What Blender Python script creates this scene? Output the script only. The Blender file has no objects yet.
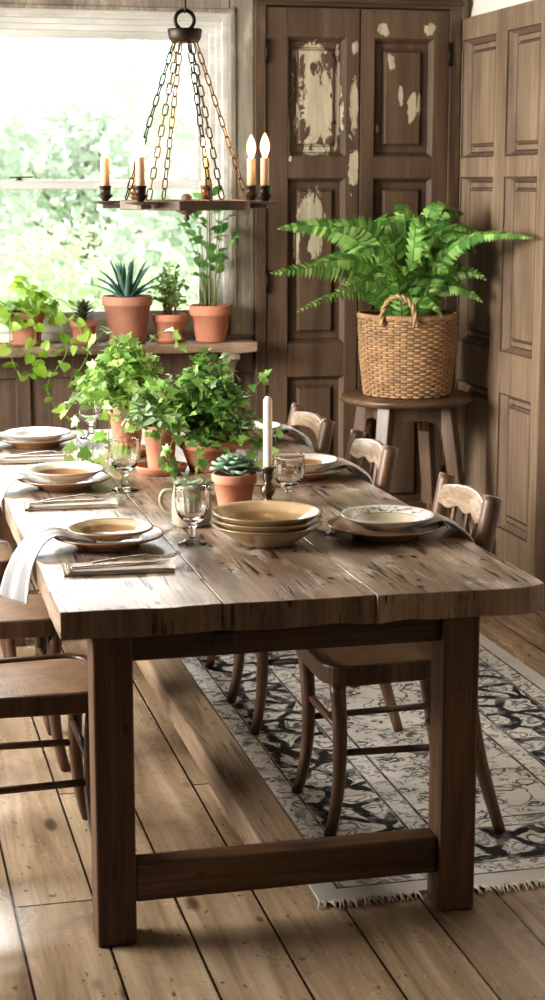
import bpy, math, random
from mathutils import Vector, Matrix, noise
R = math.radians
sin, cos, pi = math.sin, math.cos, math.pi
scene = bpy.context.scene
COL = scene.collection
rnd = random.Random(7)

# ------------------------------------------------------------------ helpers
def lin(c):
    def g(v):
        v /= 255.0
        return v / 12.92 if v <= .04045 else ((v + .055) / 1.055) ** 2.4
    return (g(c[0]), g(c[1]), g(c[2]), 1.0)

class MB:
    def __init__(s): s.v, s.f, s.m, s.s = [], [], [], []
    def add(s, vs, fs, mat=0, smooth=False, M=None):
        o = len(s.v)
        for p in vs:
            p = Vector(p)
            s.v.append(tuple(M @ p) if M else tuple(p))
        for f in fs:
            s.f.append([i + o for i in f]); s.m.append(mat); s.s.append(smooth)
    def box(s, x0, x1, y0, y1, z0, z1, mat=0, M=None):
        vs = [(x, y, z) for z in (z0, z1) for y in (y0, y1) for x in (x0, x1)]
        s.add(vs, [(0,2,3,1),(4,5,7,6),(0,1,5,4),(2,6,7,3),(0,4,6,2),(1,3,7,5)], mat, False, M)
    def bar(s, p0, p1, w, h, mat=0, upv=(0,0,1), w1=None, h1=None):
        p0, p1 = Vector(p0), Vector(p1); d = (p1 - p0).normalized(); u = Vector(upv)
        a = d.cross(u).normalized(); b = a.cross(d).normalized(); w1 = w if w1 is None else w1; h1 = h if h1 is None else h1
        vs = []
        for p, ww, hh in ((p0, w, h), (p1, w1, h1)):
            for i, j in ((-1,-1),(1,-1),(1,1),(-1,1)): vs.append(p + a * (i * ww / 2) + b * (j * hh / 2))
        s.add(vs, [(3,2,1,0),(4,5,6,7),(0,1,5,4),(1,2,6,5),(2,3,7,6),(3,0,4,7)], mat)
    def tube(s, pts, r, n=8, mat=0, closed=False, caps=True, smooth=True, flat=1.0):
        P = [Vector(p) for p in pts]; k = len(P)
        rs = r if isinstance(r, (list, tuple)) else [r] * k
        T = []
        for i in range(k):
            a = P[(i - 1) % k] if (closed or i > 0) else P[i]; b = P[(i + 1) % k] if (closed or i < k - 1) else P[i]
            T.append((b - a).normalized() if (b - a).length > 1e-9 else Vector((0, 0, 1)))
        u = T[0].orthogonal().normalized(); vs = []
        for i in range(k):
            u = (u - T[i] * u.dot(T[i]))
            u = u.normalized() if u.length > 1e-6 else T[i].orthogonal().normalized()
            w = T[i].cross(u)
            for j in range(n):
                a = 2 * pi * j / n
                vs.append(P[i] + (u * cos(a) + w * sin(a) * flat) * rs[i])
        fs = []
        for i in range(k if closed else k - 1):
            i2 = (i + 1) % k
            for j in range(n):
                j2 = (j + 1) % n
                fs.append((i * n + j, i * n + j2, i2 * n + j2, i2 * n + j))
        if caps and not closed:
            fs.append(tuple(reversed(range(n)))); fs.append(tuple((k - 1) * n + j for j in range(n)))
        s.add(vs, fs, mat, smooth)
    def lathe(s, prof, n=40, c=(0,0,0), mat=0, smooth=True, wave=None, M=None):
        vs, fs = [], []; k = len(prof)
        for i, (r, z) in enumerate(prof):
            for j in range(n):
                a = 2 * pi * j / n; rr = r * (wave(a, i) if wave else 1)
                vs.append((c[0] + rr * cos(a), c[1] + rr * sin(a), c[2] + z))
        for i in range(k - 1):
            for j in range(n):
                j2 = (j + 1) % n; fs.append((i * n + j, i * n + j2, (i + 1) * n + j2, (i + 1) * n + j))
        if prof[0][0] > 1e-6: fs.append(tuple(reversed(range(n))))
        if prof[-1][0] > 1e-6: fs.append(tuple((k - 1) * n + j for j in range(n)))
        s.add(vs, fs, mat, smooth, M)
    def prism(s, poly, z0, z1, mat=0, M=None, smooth=False):
        n = len(poly)
        vs = [(x, y, z0) for x, y in poly] + [(x, y, z1) for x, y in poly]
        s.add(vs, [tuple(reversed(range(n))), tuple(range(n, 2 * n))], mat, False, M)
        o = len(s.v) - 2 * n
        for i in range(n):
            j = (i + 1) % n
            s.f.append([o + i, o + j, o + n + j, o + n + i]); s.m.append(mat); s.s.append(smooth)
    def grid(s, pts, mat=0, smooth=True):
        a, b = len(pts), len(pts[0]); vs = [p for row in pts for p in row]
        s.add(vs, [(i*b+j, i*b+j+1, (i+1)*b+j+1, (i+1)*b+j) for i in range(a-1) for j in range(b-1)], mat, smooth)
    def build(s, name, mats, parent=None, bevel=0, loc=None, solid=0, subd=0, segs=2, weld=False):
        me = bpy.data.meshes.new(name); me.from_pydata(s.v, [], s.f)
        if not isinstance(mats, (list, tuple)): mats = [mats]
        for m in mats: me.materials.append(m)
        me.polygons.foreach_set('material_index', s.m); me.polygons.foreach_set('use_smooth', s.s); me.update()
        o = bpy.data.objects.new(name, me); COL.objects.link(o)
        if parent: o.parent = parent
        if loc: o.location = loc
        if weld:
            md = o.modifiers.new('weld', 'WELD'); md.merge_threshold = .0004
        if solid:
            md = o.modifiers.new('solid', 'SOLIDIFY'); md.thickness = solid; md.offset = 0
        if bevel:
            md = o.modifiers.new('bevel', 'BEVEL'); md.width = bevel; md.segments = segs; md.limit_method = 'ANGLE'; md.angle_limit = R(40)
        if subd:
            md = o.modifiers.new('sub', 'SUBSURF'); md.levels = subd; md.render_levels = subd
        return o

def tag(o, label, cat, group=None, kind=None):
    o['label'] = label; o['category'] = cat
    if group: o['group'] = group
    if kind: o['kind'] = kind
    return o
def thing(name, label, cat, loc=(0,0,0), rz=0, group=None):
    o = bpy.data.objects.new(name, None); COL.objects.link(o); o.empty_display_size = .05
    o.location = loc; o.rotation_euler = (0, 0, rz)
    return tag(o, label, cat, group)
def struct(o): o['kind'] = 'structure'; return o
def dup(root, label, loc, rz=None, parent=None):
    r = root.copy(); COL.objects.link(r)
    if parent is None:
        r.location = loc
        if rz is not None: r.rotation_euler = (0, 0, rz)
        r['label'] = label
    for ch in list(root.children):
        c = ch.copy(); COL.objects.link(c); c.parent = r
        for g in list(ch.children):
            d = g.copy(); COL.objects.link(d); d.parent = c
    return r

def bez(p0, p1, p2, p3, n):
    out = []
    p0, p1, p2, p3 = map(Vector, (p0, p1, p2, p3))
    for i in range(n + 1):
        t = i / n; out.append(p0*(1-t)**3 + p1*3*t*(1-t)**2 + p2*3*t*t*(1-t) + p3*t**3)
    return out
def spline(pts, sub=6):
    P = [Vector(p) for p in pts]; P = [P[0]*2 - P[1]] + P + [P[-1]*2 - P[-2]]; out = []
    for i in range(1, len(P) - 2):
        a, b, c, d = P[i-1], P[i], P[i+1], P[i+2]
        for k in range(sub):
            t = k / sub
            out.append(.5*((2*b) + (c-a)*t + (2*a-5*b+4*c-d)*t*t + (3*b-a-3*c+d)*t**3))
    out.append(P[-2]); return out

# ------------------------------------------------------------------ materials
class NT:
    def __init__(s, name):
        s.mat = bpy.data.materials.new(name); s.mat.use_nodes = True; s.t = s.mat.node_tree; s.t.nodes.clear()
        s.out = s.n('ShaderNodeOutputMaterial')
    def n(s, typ, **kw):
        o = s.t.nodes.new(typ)
        for k, v in kw.items(): setattr(o, k, v)
        return o
    def l(s, a, b): s.t.links.new(a, b)
    def set(s, sock, v):
        if hasattr(v, 'is_linked') or isinstance(v, bpy.types.NodeSocket): s.l(v, sock)
        else: sock.default_value = v
    def math(s, op, a, b=0.0, c=None, clamp=False):
        o = s.n('ShaderNodeMath', operation=op); o.use_clamp = clamp
        s.set(o.inputs[0], a); s.set(o.inputs[1], b)
        if c is not None: s.set(o.inputs[2], c)
        return o.outputs[0]
    def mix(s, f, a, b, mode='MIX'):
        o = s.n('ShaderNodeMix', data_type='RGBA', blend_type=mode)
        s.set(o.inputs[0], f); s.set(o.inputs[6], a); s.set(o.inputs[7], b); return o.outputs[2]
    def ramp(s, f, stops, interp='LINEAR'):
        o = s.n('ShaderNodeValToRGB'); cr = o.color_ramp; cr.interpolation = interp
        while len(cr.elements) < len(stops): cr.elements.new(.5)
        for e, (p, c) in zip(cr.elements, stops):
            e.position = p; e.color = c if len(c) == 4 else (*c, 1)
        s.set(o.inputs[0], f); return o.outputs[0]
    def smooth(s, v, lo, hi):
        o = s.n('ShaderNodeMapRange', interpolation_type='SMOOTHSTEP'); s.set(o.inputs[0], v)
        o.inputs[1].default_value = lo; o.inputs[2].default_value = hi; return o.outputs[0]
    def noise(s, vec, scale=5, detail=4, rough=.5, dist=0):
        o = s.n('ShaderNodeTexNoise'); s.l(vec, o.inputs['Vector'])
        for k, v in (('Scale', scale), ('Detail', detail), ('Roughness', rough), ('Distortion', dist)): o.inputs[k].default_value = v
        return o.outputs['Fac']
    def mapping(s, vec, scale=(1,1,1), loc=(0,0,0)):
        o = s.n('ShaderNodeMapping'); s.l(vec, o.inputs[0]); o.inputs['Scale'].default_value = scale; o.inputs['Location'].default_value = loc
        return o.outputs[0]
    def coords(s, rand=True):
        t = s.n('ShaderNodeTexCoord').outputs['Object']
        if not rand: return t
        i = s.n('ShaderNodeObjectInfo'); m = s.n('ShaderNodeVectorMath', operation='MULTIPLY_ADD')
        s.l(i.outputs['Random'], m.inputs[0]); m.inputs[1].default_value = (7.3, 11.1, 5.7); s.l(t, m.inputs[2]); return m.outputs[0]
    def bsdf(s, col, rough=.5, metal=0, bump=None, bstr=.3, bdist=.003, **kw):
        b = s.n('ShaderNodeBsdfPrincipled'); s.set(b.inputs['Base Color'], col); s.set(b.inputs['Roughness'], rough); b.inputs['Metallic'].default_value = metal
        for k, v in kw.items(): s.set(b.inputs[k.replace('_', ' ')], v)
        if bump is not None:
            u = s.n('ShaderNodeBump'); u.inputs['Strength'].default_value = bstr; u.inputs['Distance'].default_value = bdist
            s.l(bump, u.inputs['Height']); s.l(u.outputs[0], b.inputs['Normal'])
        return b
    def done(s, sh): s.l(sh.outputs[0] if hasattr(sh, 'outputs') else sh, s.out.inputs[0]); return s.mat

def simple(name, c, rough=.5, metal=0, var=.12, scale=12, bstr=.15, **kw):
    t = NT(name); v = t.coords(); f = t.noise(v, scale, 5, .6); c = lin(c)
    col = t.ramp(f, [(.25, tuple(x*(1-var) for x in c[:3])), (.75, tuple(min(1, x*(1+var)) for x in c[:3]))])
    return t.done(t.bsdf(col, rough, metal, t.noise(v, scale*8, 4), bstr, .001, **kw))

def wood(name, dark, mid, light, axis='Z', rough=.5, grain=1.0, cracks=0.0, wear=None, wamt=0, knots=.0, bstr=.35, spec=.5, rvar=.12, fine=.35):
    t = NT(name); v = t.coords(); ai = 'XYZ'.index(axis)
    def sc(al, ac): return tuple(al if i == ai else ac for i in range(3))
    a = t.noise(t.mapping(v, sc(1.1*grain, 9*grain)), 1, 6, .6, .9)
    b = t.noise(t.mapping(v, sc(3*grain, 130*grain)), 1, 3, .6, .3)
    w = t.noise(t.mapping(v, sc(.8, 2.2)), 1.6, 5, .6, .2)
    col = t.ramp(a, [(.28, lin(dark)), (.5, lin(mid)), (.72, lin(light))])
    k = t.ramp(b, [(.3, (1-fine,)*3), (.65, (1.05,)*3)])
    col = t.mix(1, col, k, 'MULTIPLY')
    col = t.mix(t.smooth(w, .3, .75), col, t.mix(1, col, (.68, .66, .64, 1), 'MULTIPLY'))
    if wear is not None:
        col = t.mix(t.math('MULTIPLY', t.smooth(t.noise(t.mapping(v, sc(2.5, 9)), 1.3, 8, .72, .4), .5, .66), wamt), col, lin(wear))
    h = t.math('ADD', t.math('MULTIPLY', b, .6), a)
    if knots:
        vo = t.n('ShaderNodeTexVoronoi'); t.l(t.mapping(v, sc(2.2, 6.5)), vo.inputs['Vector']); vo.inputs['Scale'].default_value = 1.0; vo.inputs['Randomness'].default_value = 1
        kd = t.smooth(vo.outputs['Distance'], .05, .17)
        col = t.mix(t.math('MULTIPLY', t.math('SUBTRACT', 1, kd), knots), col, lin(tuple(x*.45 for x in dark)))
    if cracks:
        c1 = t.math('ABSOLUTE', t.math('SUBTRACT', t.noise(t.mapping(v, sc(1.3, 44)), 1, 3, .55, .3), .5))
        m = t.math('SUBTRACT', 1, t.smooth(c1, .010, .028))
        m = t.math('MULTIPLY', m, t.smooth(t.noise(t.mapping(v, sc(5, 12)), 1, 3), .46, .56))
        vo = t.n('ShaderNodeTexVoronoi'); t.l(t.mapping(v, sc(11, 20)), vo.inputs['Vector']); vo.inputs['Scale'].default_value = 1
        ho = t.math('MULTIPLY', t.math('SUBTRACT', 1, t.smooth(vo.outputs['Distance'], .12, .18)), t.smooth(t.noise(v, 6, 2), .46, .5))
        m = t.math('MULTIPLY', t.math('MAXIMUM', m, ho), cracks, clamp=True)
        col = t.mix(m, col, lin((28, 19, 13)))
        h = t.math('SUBTRACT', h, t.math('MULTIPLY', m, .7))
    rg = t.math('ADD', rough - rvar/2, t.math('MULTIPLY', w, rvar))
    return t.done(t.bsdf(col, rg, 0, h, bstr, .002, **{'Specular_IOR_Level': spec}))

def paint_door(name, blobs, ax):
    """brown painted boards with flaked cream patches; blobs are (u, z, ru, rz)"""
    t = NT(name); v = t.coords(False)
    g = t.noise(t.mapping(v, (9, 9, 1.0)), 1, 6, .6, .8); b = t.noise(t.mapping(v, (90, 90, 2.5)), 1, 3, .6)
    col = t.ramp(g, [(.25, lin((70, 55, 42))), (.5, lin((95, 75, 58))), (.75, lin((115, 93, 73)))])
    col = t.mix(1, col, t.ramp(b, [(.3, (.8,)*3), (.65, (1.05,)*3)]), 'MULTIPLY')
    sx = t.n('ShaderNodeSeparateXYZ'); t.l(v, sx.inputs[0]); U, Z = sx.outputs[ax], sx.outputs[2]
    best = None
    for (u, z, ru, rz) in blobs:
        du = t.math('DIVIDE', t.math('SUBTRACT', U, u), ru); dz = t.math('DIVIDE', t.math('SUBTRACT', Z, z), rz)
        d = t.math('SUBTRACT', 1, t.math('POWER', t.math('ADD', t.math('POWER', t.math('ABSOLUTE', du), 2.5), t.math('POWER', t.math('ABSOLUTE', dz), 2.5)), .4))
        best = d if best is None else t.math('MAXIMUM', best, d)
    n1 = t.noise(t.mapping(v, (20, 20, 9)), 1, 8, .66, 1.4)
    f = t.math('ADD', t.math('MAXIMUM', best, -.6), t.math('MULTIPLY', t.math('SUBTRACT', n1, .5), 3.5))
    m = t.smooth(f, .12, .17)
    rim = t.math('SUBTRACT', t.smooth(f, .0, .12), m)
    pale = t.ramp(t.noise(t.mapping(v, (30, 30, 3)), 1, 5, .6), [(.3, lin((158, 145, 120))), (.7, lin((205, 194, 168)))])
    col = t.mix(t.math('MULTIPLY', rim, .55), col, lin((60, 42, 30)))
    col = t.mix(m, col, pale)
    h = t.math('SUBTRACT', t.math('MULTIPLY', g, .5), m)
    return t.done(t.bsdf(col, .55, 0, h, .5, .003))

def leafmat(name, c1, c2, c3, rough=.45, trans=.35, tcol=None):
    t = NT(name); g = t.n('ShaderNodeNewGeometry')
    v = t.coords(); n = t.noise(v, 25, 3)
    f = t.math('ADD', t.math('MULTIPLY', g.outputs['Random Per Island'], .75), t.math('MULTIPLY', n, .25))
    col = t.ramp(f, [(.1, lin(c1)), (.5, lin(c2)), (.9, lin(c3))])
    b = t.bsdf(col, rough)
    tr = t.n('ShaderNodeBsdfTranslucent'); t.l(t.mix(.5, col, lin(tcol or c3)), tr.inputs[0])
    mx = t.n('ShaderNodeMixShader'); mx.inputs[0].default_value = trans; t.l(b.outputs[0], mx.inputs[1]); t.l(tr.outputs[0], mx.inputs[2])
    return t.done(mx)

def glassmat(name, rough=.0, tint=(1,1,1,1)):
    t = NT(name); b = t.n('ShaderNodeBsdfGlass'); b.inputs['IOR'].default_value = 1.45; b.inputs['Roughness'].default_value = rough; b.inputs['Color'].default_value = tint
    return t.done(b)
def panemat(name):
    t = NT(name); f = t.n('ShaderNodeFresnel'); f.inputs[0].default_value = 1.45
    a = t.n('ShaderNodeBsdfTransparent'); g = t.n('ShaderNodeBsdfGlossy'); g.inputs['Roughness'].default_value = .0
    m = t.n('ShaderNodeMixShader'); t.l(f.outputs[0], m.inputs[0]); t.l(a.outputs[0], m.inputs[1]); t.l(g.outputs[0], m.inputs[2]); return t.done(m)

def floor_mat():
    t = NT('wide pine floorboards'); v = t.coords(False); sx = t.n('ShaderNodeSeparateXYZ'); t.l(v, sx.inputs[0])
    W = .183
    u = t.math('DIVIDE', t.math('SUBTRACT', sx.outputs[0], .293 - W*30), W); idx = t.math('FLOOR', u); fr = t.math('FRACT', u)
    wn = t.n('ShaderNodeTexWhiteNoise', noise_dimensions='1D'); t.l(idx, wn.inputs['W']); rv = wn.outputs['Value']
    yl = t.math('DIVIDE', t.math('ADD', sx.outputs[1], t.math('MULTIPLY', rv, 6.3)), 2.6); yi = t.math('FLOOR', yl); yf = t.math('FRACT', yl)
    w2 = t.n('ShaderNodeTexWhiteNoise', noise_dimensions='2D'); cb = t.n('ShaderNodeCombineXYZ'); t.l(idx, cb.inputs[0]); t.l(yi, cb.inputs[1]); t.l(cb.outputs[0], w2.inputs['Vector'])
    ov = t.n('ShaderNodeVectorMath', operation='MULTIPLY_ADD'); t.l(w2.outputs['Color'], ov.inputs[0]); ov.inputs[1].default_value = (5, 17, 9); t.l(v, ov.inputs[2]); vv = ov.outputs[0]
    a = t.noise(t.mapping(vv, (11, .9, 1)), 1, 6, .62, 1.4); b = t.noise(t.mapping(vv, (120, 3, 1)), 1, 3, .6)
    col = t.ramp(a, [(.25, lin((122, 102, 80))), (.5, lin((164, 142, 116))), (.75, lin((196, 175, 149)))])
    col = t.mix(1, col, t.ramp(b, [(.3, (.82,)*3), (.65, (1.04,)*3)]), 'MULTIPLY')
    col = t.mix(1, col, t.ramp(w2.outputs['Value'], [(0, (.82, .8, .78)), (1, (1.05, 1.04, 1.02))]), 'MULTIPLY')
    st = t.smooth(t.noise(t.mapping(vv, (3, 1.2, 1)), 1.5, 7, .7, 1.5), .56, .8)
    col = t.mix(t.math('MULTIPLY', st, .7), col, lin((84, 66, 52)))
    vo = t.n('ShaderNodeTexVoronoi'); t.l(t.mapping(vv, (7, 2.6, 1)), vo.inputs['Vector']); vo.inputs['Scale'].default_value = 1
    col = t.mix(t.math('MULTIPLY', t.math('SUBTRACT', 1, t.smooth(vo.outputs['Distance'], .06, .16)), .8), col, lin((62, 44, 32)))
    sp = t.smooth(t.noise(t.mapping(v, (1, .6, 1)), 48, 2), .66, .72)
    col = t.mix(t.math('MULTIPLY', sp, .7), col, lin((60, 46, 36)))
    e = t.math('MINIMUM', fr, t.math('SUBTRACT', 1, fr)); e2 = t.math('MULTIPLY', t.math('MINIMUM', yf, t.math('SUBTRACT', 1, yf)), 2.6/W)
    gap = t.math('SUBTRACT', 1, t.smooth(t.math('MINIMUM', e, e2), .010, .022))
    col = t.mix(gap, col, lin((26, 18, 13)))
    h = t.math('SUBTRACT', t.math('ADD', t.math('MULTIPLY', a, .5), t.math('MULTIPLY', b, .3)), t.math('MULTIPLY', gap, 2))
    rg = t.math('ADD', .27, t.math('MULTIPLY', st, .25))
    return t.done(t.bsdf(col, rg, 0, h, .25, .002))

def rug_mat(W, L):
    t = NT('faded vine rug pile'); v = t.coords(False); sx = t.n('ShaderNodeSeparateXYZ'); t.l(v, sx.inputs[0]); x, y = sx.outputs[0], sx.outputs[1]
    d = t.math('MINIMUM', t.math('MINIMUM', x, t.math('SUBTRACT', W, x)), t.math('MINIMUM', y, t.math('SUBTRACT', L, y)))
    dn = t.n('ShaderNodeTexNoise'); t.l(v, dn.inputs['Vector']); dn.inputs['Scale'].default_value = 9; dn.inputs['Detail'].default_value = 2
    ds = t.n('ShaderNodeVectorMath', operation='MULTIPLY_ADD'); t.l(dn.outputs['Color'], ds.inputs[0]); ds.inputs[1].default_value = (.11, .11, 0); t.l(v, ds.inputs[2]); vd = ds.outputs[0]
    def vor(vec, sc, feat): 
        o = t.n('ShaderNodeTexVoronoi', feature=feat, voronoi_dimensions='2D'); t.l(vec, o.inputs['Vector']); o.inputs['Scale'].default_value = sc; return o.outputs['Distance']
    inv = lambda a: t.math('SUBTRACT', 1, a)
    band = lambda lo, hi: t.math('MULTIPLY', t.math('GREATER_THAN', d, lo), t.math('LESS_THAN', d, hi))
    # big floral border: dark ground with pale medallions and outlined petals
    big = inv(t.smooth(vor(vd, 9, 'DISTANCE_TO_EDGE'), .10, .17))
    petal = inv(t.smooth(t.math('ABSOLUTE', t.math('SUBTRACT', vor(vd, 9, 'F1'), .22)), .015, .05))
    scrol = inv(t.smooth(t.math('ABSOLUTE', t.math('SUBTRACT', t.noise(vd, 22, 2), .5)), .012, .035))
    bm = t.math('MAXIMUM', big, t.math('MULTIPLY', t.math('MAXIMUM', petal, scrol), .75))
    # small borders
    sm = t.smooth(t.noise(vd, 42, 3, .6, 1.0), .5, .56)
    # field: sparse scrolling vines with small flowers
    vine = inv(t.smooth(t.math('ABSOLUTE', t.math('SUBTRACT', t.noise(v, 7, 2, .5, .6), .5)), .006, .016))
    flow = inv(t.smooth(t.math('ABSOLUTE', t.math('SUBTRACT', vor(vd, 11, 'F1'), .26)), .02, .06))
    leaf = t.smooth(t.noise(vd, 46, 2, .5, 1.0), .54, .58)
    fm = t.math('MULTIPLY', t.smooth(t.noise(v, 12, 2), .46, .52), t.math('MAXIMUM', flow, t.math('MULTIPLY', leaf, .9)))
    fld = t.math('MAXIMUM', t.math('MULTIPLY', vine, .8), fm)
    ink = t.math('MULTIPLY', band(.13, .33), bm)
    ink = t.math('ADD', ink, t.math('MULTIPLY', band(.065, .12), t.math('MULTIPLY', sm, .7)))
    ink = t.math('ADD', ink, t.math('MULTIPLY', band(.34, .39), t.math('MULTIPLY', sm, .6)))
    ink = t.math('ADD', ink, t.math('MULTIPLY', t.math('GREATER_THAN', d, .40), t.math('MULTIPLY', fld, .9)))
    for p in (.06, .125, .335, .395):
        ink = t.math('MAXIMUM', ink, t.math('MULTIPLY', band(p - .004, p + .004), .85))
    fade = t.math('ADD', .6, t.math('MULTIPLY', t.smooth(t.noise(v, 14, 5, .7), .3, .6), .5))
    ink = t.math('MULTIPLY', ink, fade, clamp=True)
    ground = t.ramp(t.noise(v, 4, 5, .6), [(.3, lin((178, 173, 165))), (.7, lin((214, 209, 200)))])
    ground = t.mix(t.math('MULTIPLY', t.math('LESS_THAN', d, .06), .35), ground, lin((150, 140, 126)))
    col = t.mix(ink, ground, lin((46, 44, 45)))
    return t.done(t.bsdf(col, .95, 0, t.noise(v, 450, 2), .5, .002, Specular_IOR_Level=.1))

def ceramic(name, base, rimc, inner, rr, pattern=None, rough=.18, band=.02):
    """glazed stoneware: colour by radius; pattern adds blue grey sprigs on the rim"""
    t = NT(name); v = t.coords(False); sx = t.n('ShaderNodeSeparateXYZ'); t.l(v, sx.inputs[0])
    r = t.math('SQRT', t.math('ADD', t.math('POWER', sx.outputs[0], 2), t.math('POWER', sx.outputs[1], 2)))
    g = t.n('ShaderNodeNewGeometry'); vt = t.n('ShaderNodeVectorTransform', vector_type='NORMAL', convert_from='WORLD', convert_to='OBJECT'); t.l(g.outputs['Normal'], vt.inputs[0])
    sn = t.n('ShaderNodeSeparateXYZ'); t.l(vt.outputs[0], sn.inputs[0])
    upf = t.math('GREATER_THAN', sn.outputs[2], .05)
    col = t.mix(t.math('MULTIPLY', upf, t.smooth(t.math('ADD', r, t.math('MULTIPLY', t.noise(v, 30, 2), .006)), rr*.70, rr*.62 if False else rr*.78)), lin(inner), lin(rimc))
    col = t.mix(upf, lin(base), col)
    edge = t.smooth(r, rr*.965, rr*.985)
    col = t.mix(t.math('MULTIPLY', edge, .8), col, lin(tuple(x*.72 for x in base)))
    if pattern:
        n = t.noise(t.n('ShaderNodeTexCoord').outputs['Object'], 22, 2, .5, 1.0)
        m = t.math('SUBTRACT', 1, t.smooth(t.math('ABSOLUTE', t.math('SUBTRACT', n, .5)), .008, .03))
        m = t.math('MULTIPLY', m, t.smooth(t.noise(v, 13, 1), .45, .55))
        m = t.math('MULTIPLY', t.math('MULTIPLY', m, upf), t.math('MULTIPLY', t.smooth(r, rr*.68, rr*.74), t.math('SUBTRACT', 1, t.smooth(r, rr*.92, rr*.96))))
        col = t.mix(t.math('MULTIPLY', m, .85), col, lin(pattern))
        ring = t.math('SUBTRACT', 1, t.smooth(t.math('ABSOLUTE', t.math('SUBTRACT', r, rr*.69)), .0008, .002))
        col = t.mix(t.math('MULTIPLY', t.math('MULTIPLY', ring, upf), .7), col, lin(pattern))
    sp = t.smooth(t.noise(v, 240, 2), .68, .75)
    col = t.mix(t.math('MULTIPLY', sp, .35), col, lin((110, 80, 56)))
    return t.done(t.bsdf(col, rough, 0, t.noise(v, 60, 3), .05, .001))

def cloth(name, c, stripe=None):
    t = NT(name); v = t.coords(False)
    w = t.n('ShaderNodeTexWave'); t.l(v, w.inputs['Vector']); w.inputs['Scale'].default_value = 240; w.bands_direction = 'X'
    w2 = t.n('ShaderNodeTexWave'); t.l(v, w2.inputs['Vector']); w2.inputs['Scale'].default_value = 240; w2.bands_direction = 'Y'
    f = t.math('MULTIPLY', w.outputs['Fac'], w2.outputs['Fac'])
    col = t.mix(t.noise(v, 20, 4), lin(tuple(x*.9 for x in c)), lin(c))
    if stripe:
        u = t.n('ShaderNodeAttribute'); u.attribute_name = 'across'
        s = t.math('LESS_THAN', t.math('FRACT', t.math('MULTIPLY', u.outputs['Fac'], 11)), .2)
        col = t.mix(t.math('MULTIPLY', s, .35), col, lin(stripe))
    return t.done(t.bsdf(col, .9, 0, f, .3, .001, Specular_IOR_Level=.15))

def cane_mat():
    t = NT('woven cane'); v = t.coords(False)
    sc = 62
    def wv(d, vec, s):
        w = t.n('ShaderNodeTexWave'); t.l(vec, w.inputs['Vector']); w.inputs['Scale'].default_value = s; w.bands_direction = d; return w.outputs['Fac']
    ch = t.n('ShaderNodeTexChecker'); t.l(v, ch.inputs['Vector']); ch.inputs['Scale'].default_value = 190
    a = t.math('MULTIPLY', wv('X', v, 52), wv('Y', v, 52))
    h = t.math('ADD', a, t.math('MULTIPLY', ch.outputs['Fac'], .3))
    n = t.noise(v, 9, 5, .6)
    col = t.ramp(n, [(.3, lin((138, 108, 82))), (.7, lin((184, 152, 122)))])
    col = t.mix(t.math('MULTIPLY', t.smooth(a, .45, .9), .6), col, lin((62, 40, 26)))
    col = t.mix(1, col, t.ramp(ch.outputs['Fac'], [(0, (.88,)*3), (1, (1.04,)*3)]), 'MULTIPLY')
    return t.done(t.bsdf(col, .42, 0, h, .5, .002))

M = {}
M['floor'] = floor_mat()
M['plaster'] = simple('white wall plaster', (226, 218, 206), .9, 0, .04, 5)
M['ceil'] = simple('ceiling plaster', (214, 206, 194), .9, 0, .04, 5)
M['grey_trim'] = wood('weathered grey casing paint', (140, 130, 114), (164, 154, 137), (186, 177, 161), 'Z', .5, 1, 0, (206, 199, 184), .5)
M['sash'] = wood('worn cream sash paint', (206, 204, 197), (224, 222, 215), (236, 234, 228), 'X', .4, 1, 0, (176, 168, 152), .4, fine=.1)
M['brown_v'] = wood('brown stained post', (76, 59, 45), (102, 81, 63), (124, 102, 81), 'Z', .5, 1, 0, (150, 134, 112), .2)
M['brown_h'] = wood('brown stained header', (76, 59, 45), (102, 81, 63), (124, 102, 81), 'X', .5)
M['dado'] = wood('dark brown wainscot boards', (78, 62, 50), (104, 84, 68), (124, 102, 84), 'Z', .55, 1, 0, (140, 124, 106), .15)
M['shade_line'] = simple('panel shadow gaps and dirt', (66, 51, 39), .9)  # shade and dirt in one dark colour, for the panel edge strips
M['pine_door'] = wood('pale stripped pine', (126, 106, 85), (152, 130, 107), (172, 150, 126), 'Z', .5, .9, 0, None, 0, .35, .25)
M['shelf'] = wood('rough grey oak shelf', (104, 82, 64), (142, 116, 92), (170, 146, 122), 'X', .55, 1, .5, (186, 170, 150), .4)
M['top'] = wood('old table top oak', (112, 92, 73), (156, 134, 112), (194, 174, 152), 'Y', .33, 1, 1, (222, 213, 200), .6, .5, .3, .7, rvar=.2)
M['top_end'] = wood('table top end grain', (108, 85, 64), (148, 121, 95), (182, 154, 126), 'Z', .5, .8, .9, None, 0, .4, .4)
M['tleg_z'] = wood('dark table leg oak', (64, 44, 29), (96, 69, 46), (130, 98, 68), 'Z', .5, 1, .5, None, 0, .75)
M['tleg_x'] = wood('dark table stretcher oak', (64, 44, 29), (96, 69, 46), (130, 98, 68), 'X', .5, 1, .5, None, 0, .6)
M['tleg_y'] = wood('worn table runner oak', (112, 92, 72), (146, 124, 100), (172, 151, 126), 'Y', .5, 1, .5, None, 0, .5)
M['chair'] = wood('brown beech chair wood', (62, 43, 30), (90, 65, 46), (120, 91, 67), 'Z', .4, 1.4, 0, None, 0, 0, .15)
M['chair_y'] = wood('worn beech crest rail with painted highlights', (128, 106, 86), (160, 139, 118), (188, 170, 150), 'Y', .27, 1.4, 0, (206, 194, 178), .6, 0, .2)  # whitish window highlights put into the crest colour and wear tint
M['post'] = wood('worn beech back post', (76, 54, 38), (112, 84, 60), (148, 117, 88), 'Z', .42, 1.4, 0, None, 0, 0, .15)
M['stool'] = wood('polished oak stool', (72, 54, 40), (106, 82, 61), (136, 109, 84), 'Z', .38, 1, 0, None, 0, .3)
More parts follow.
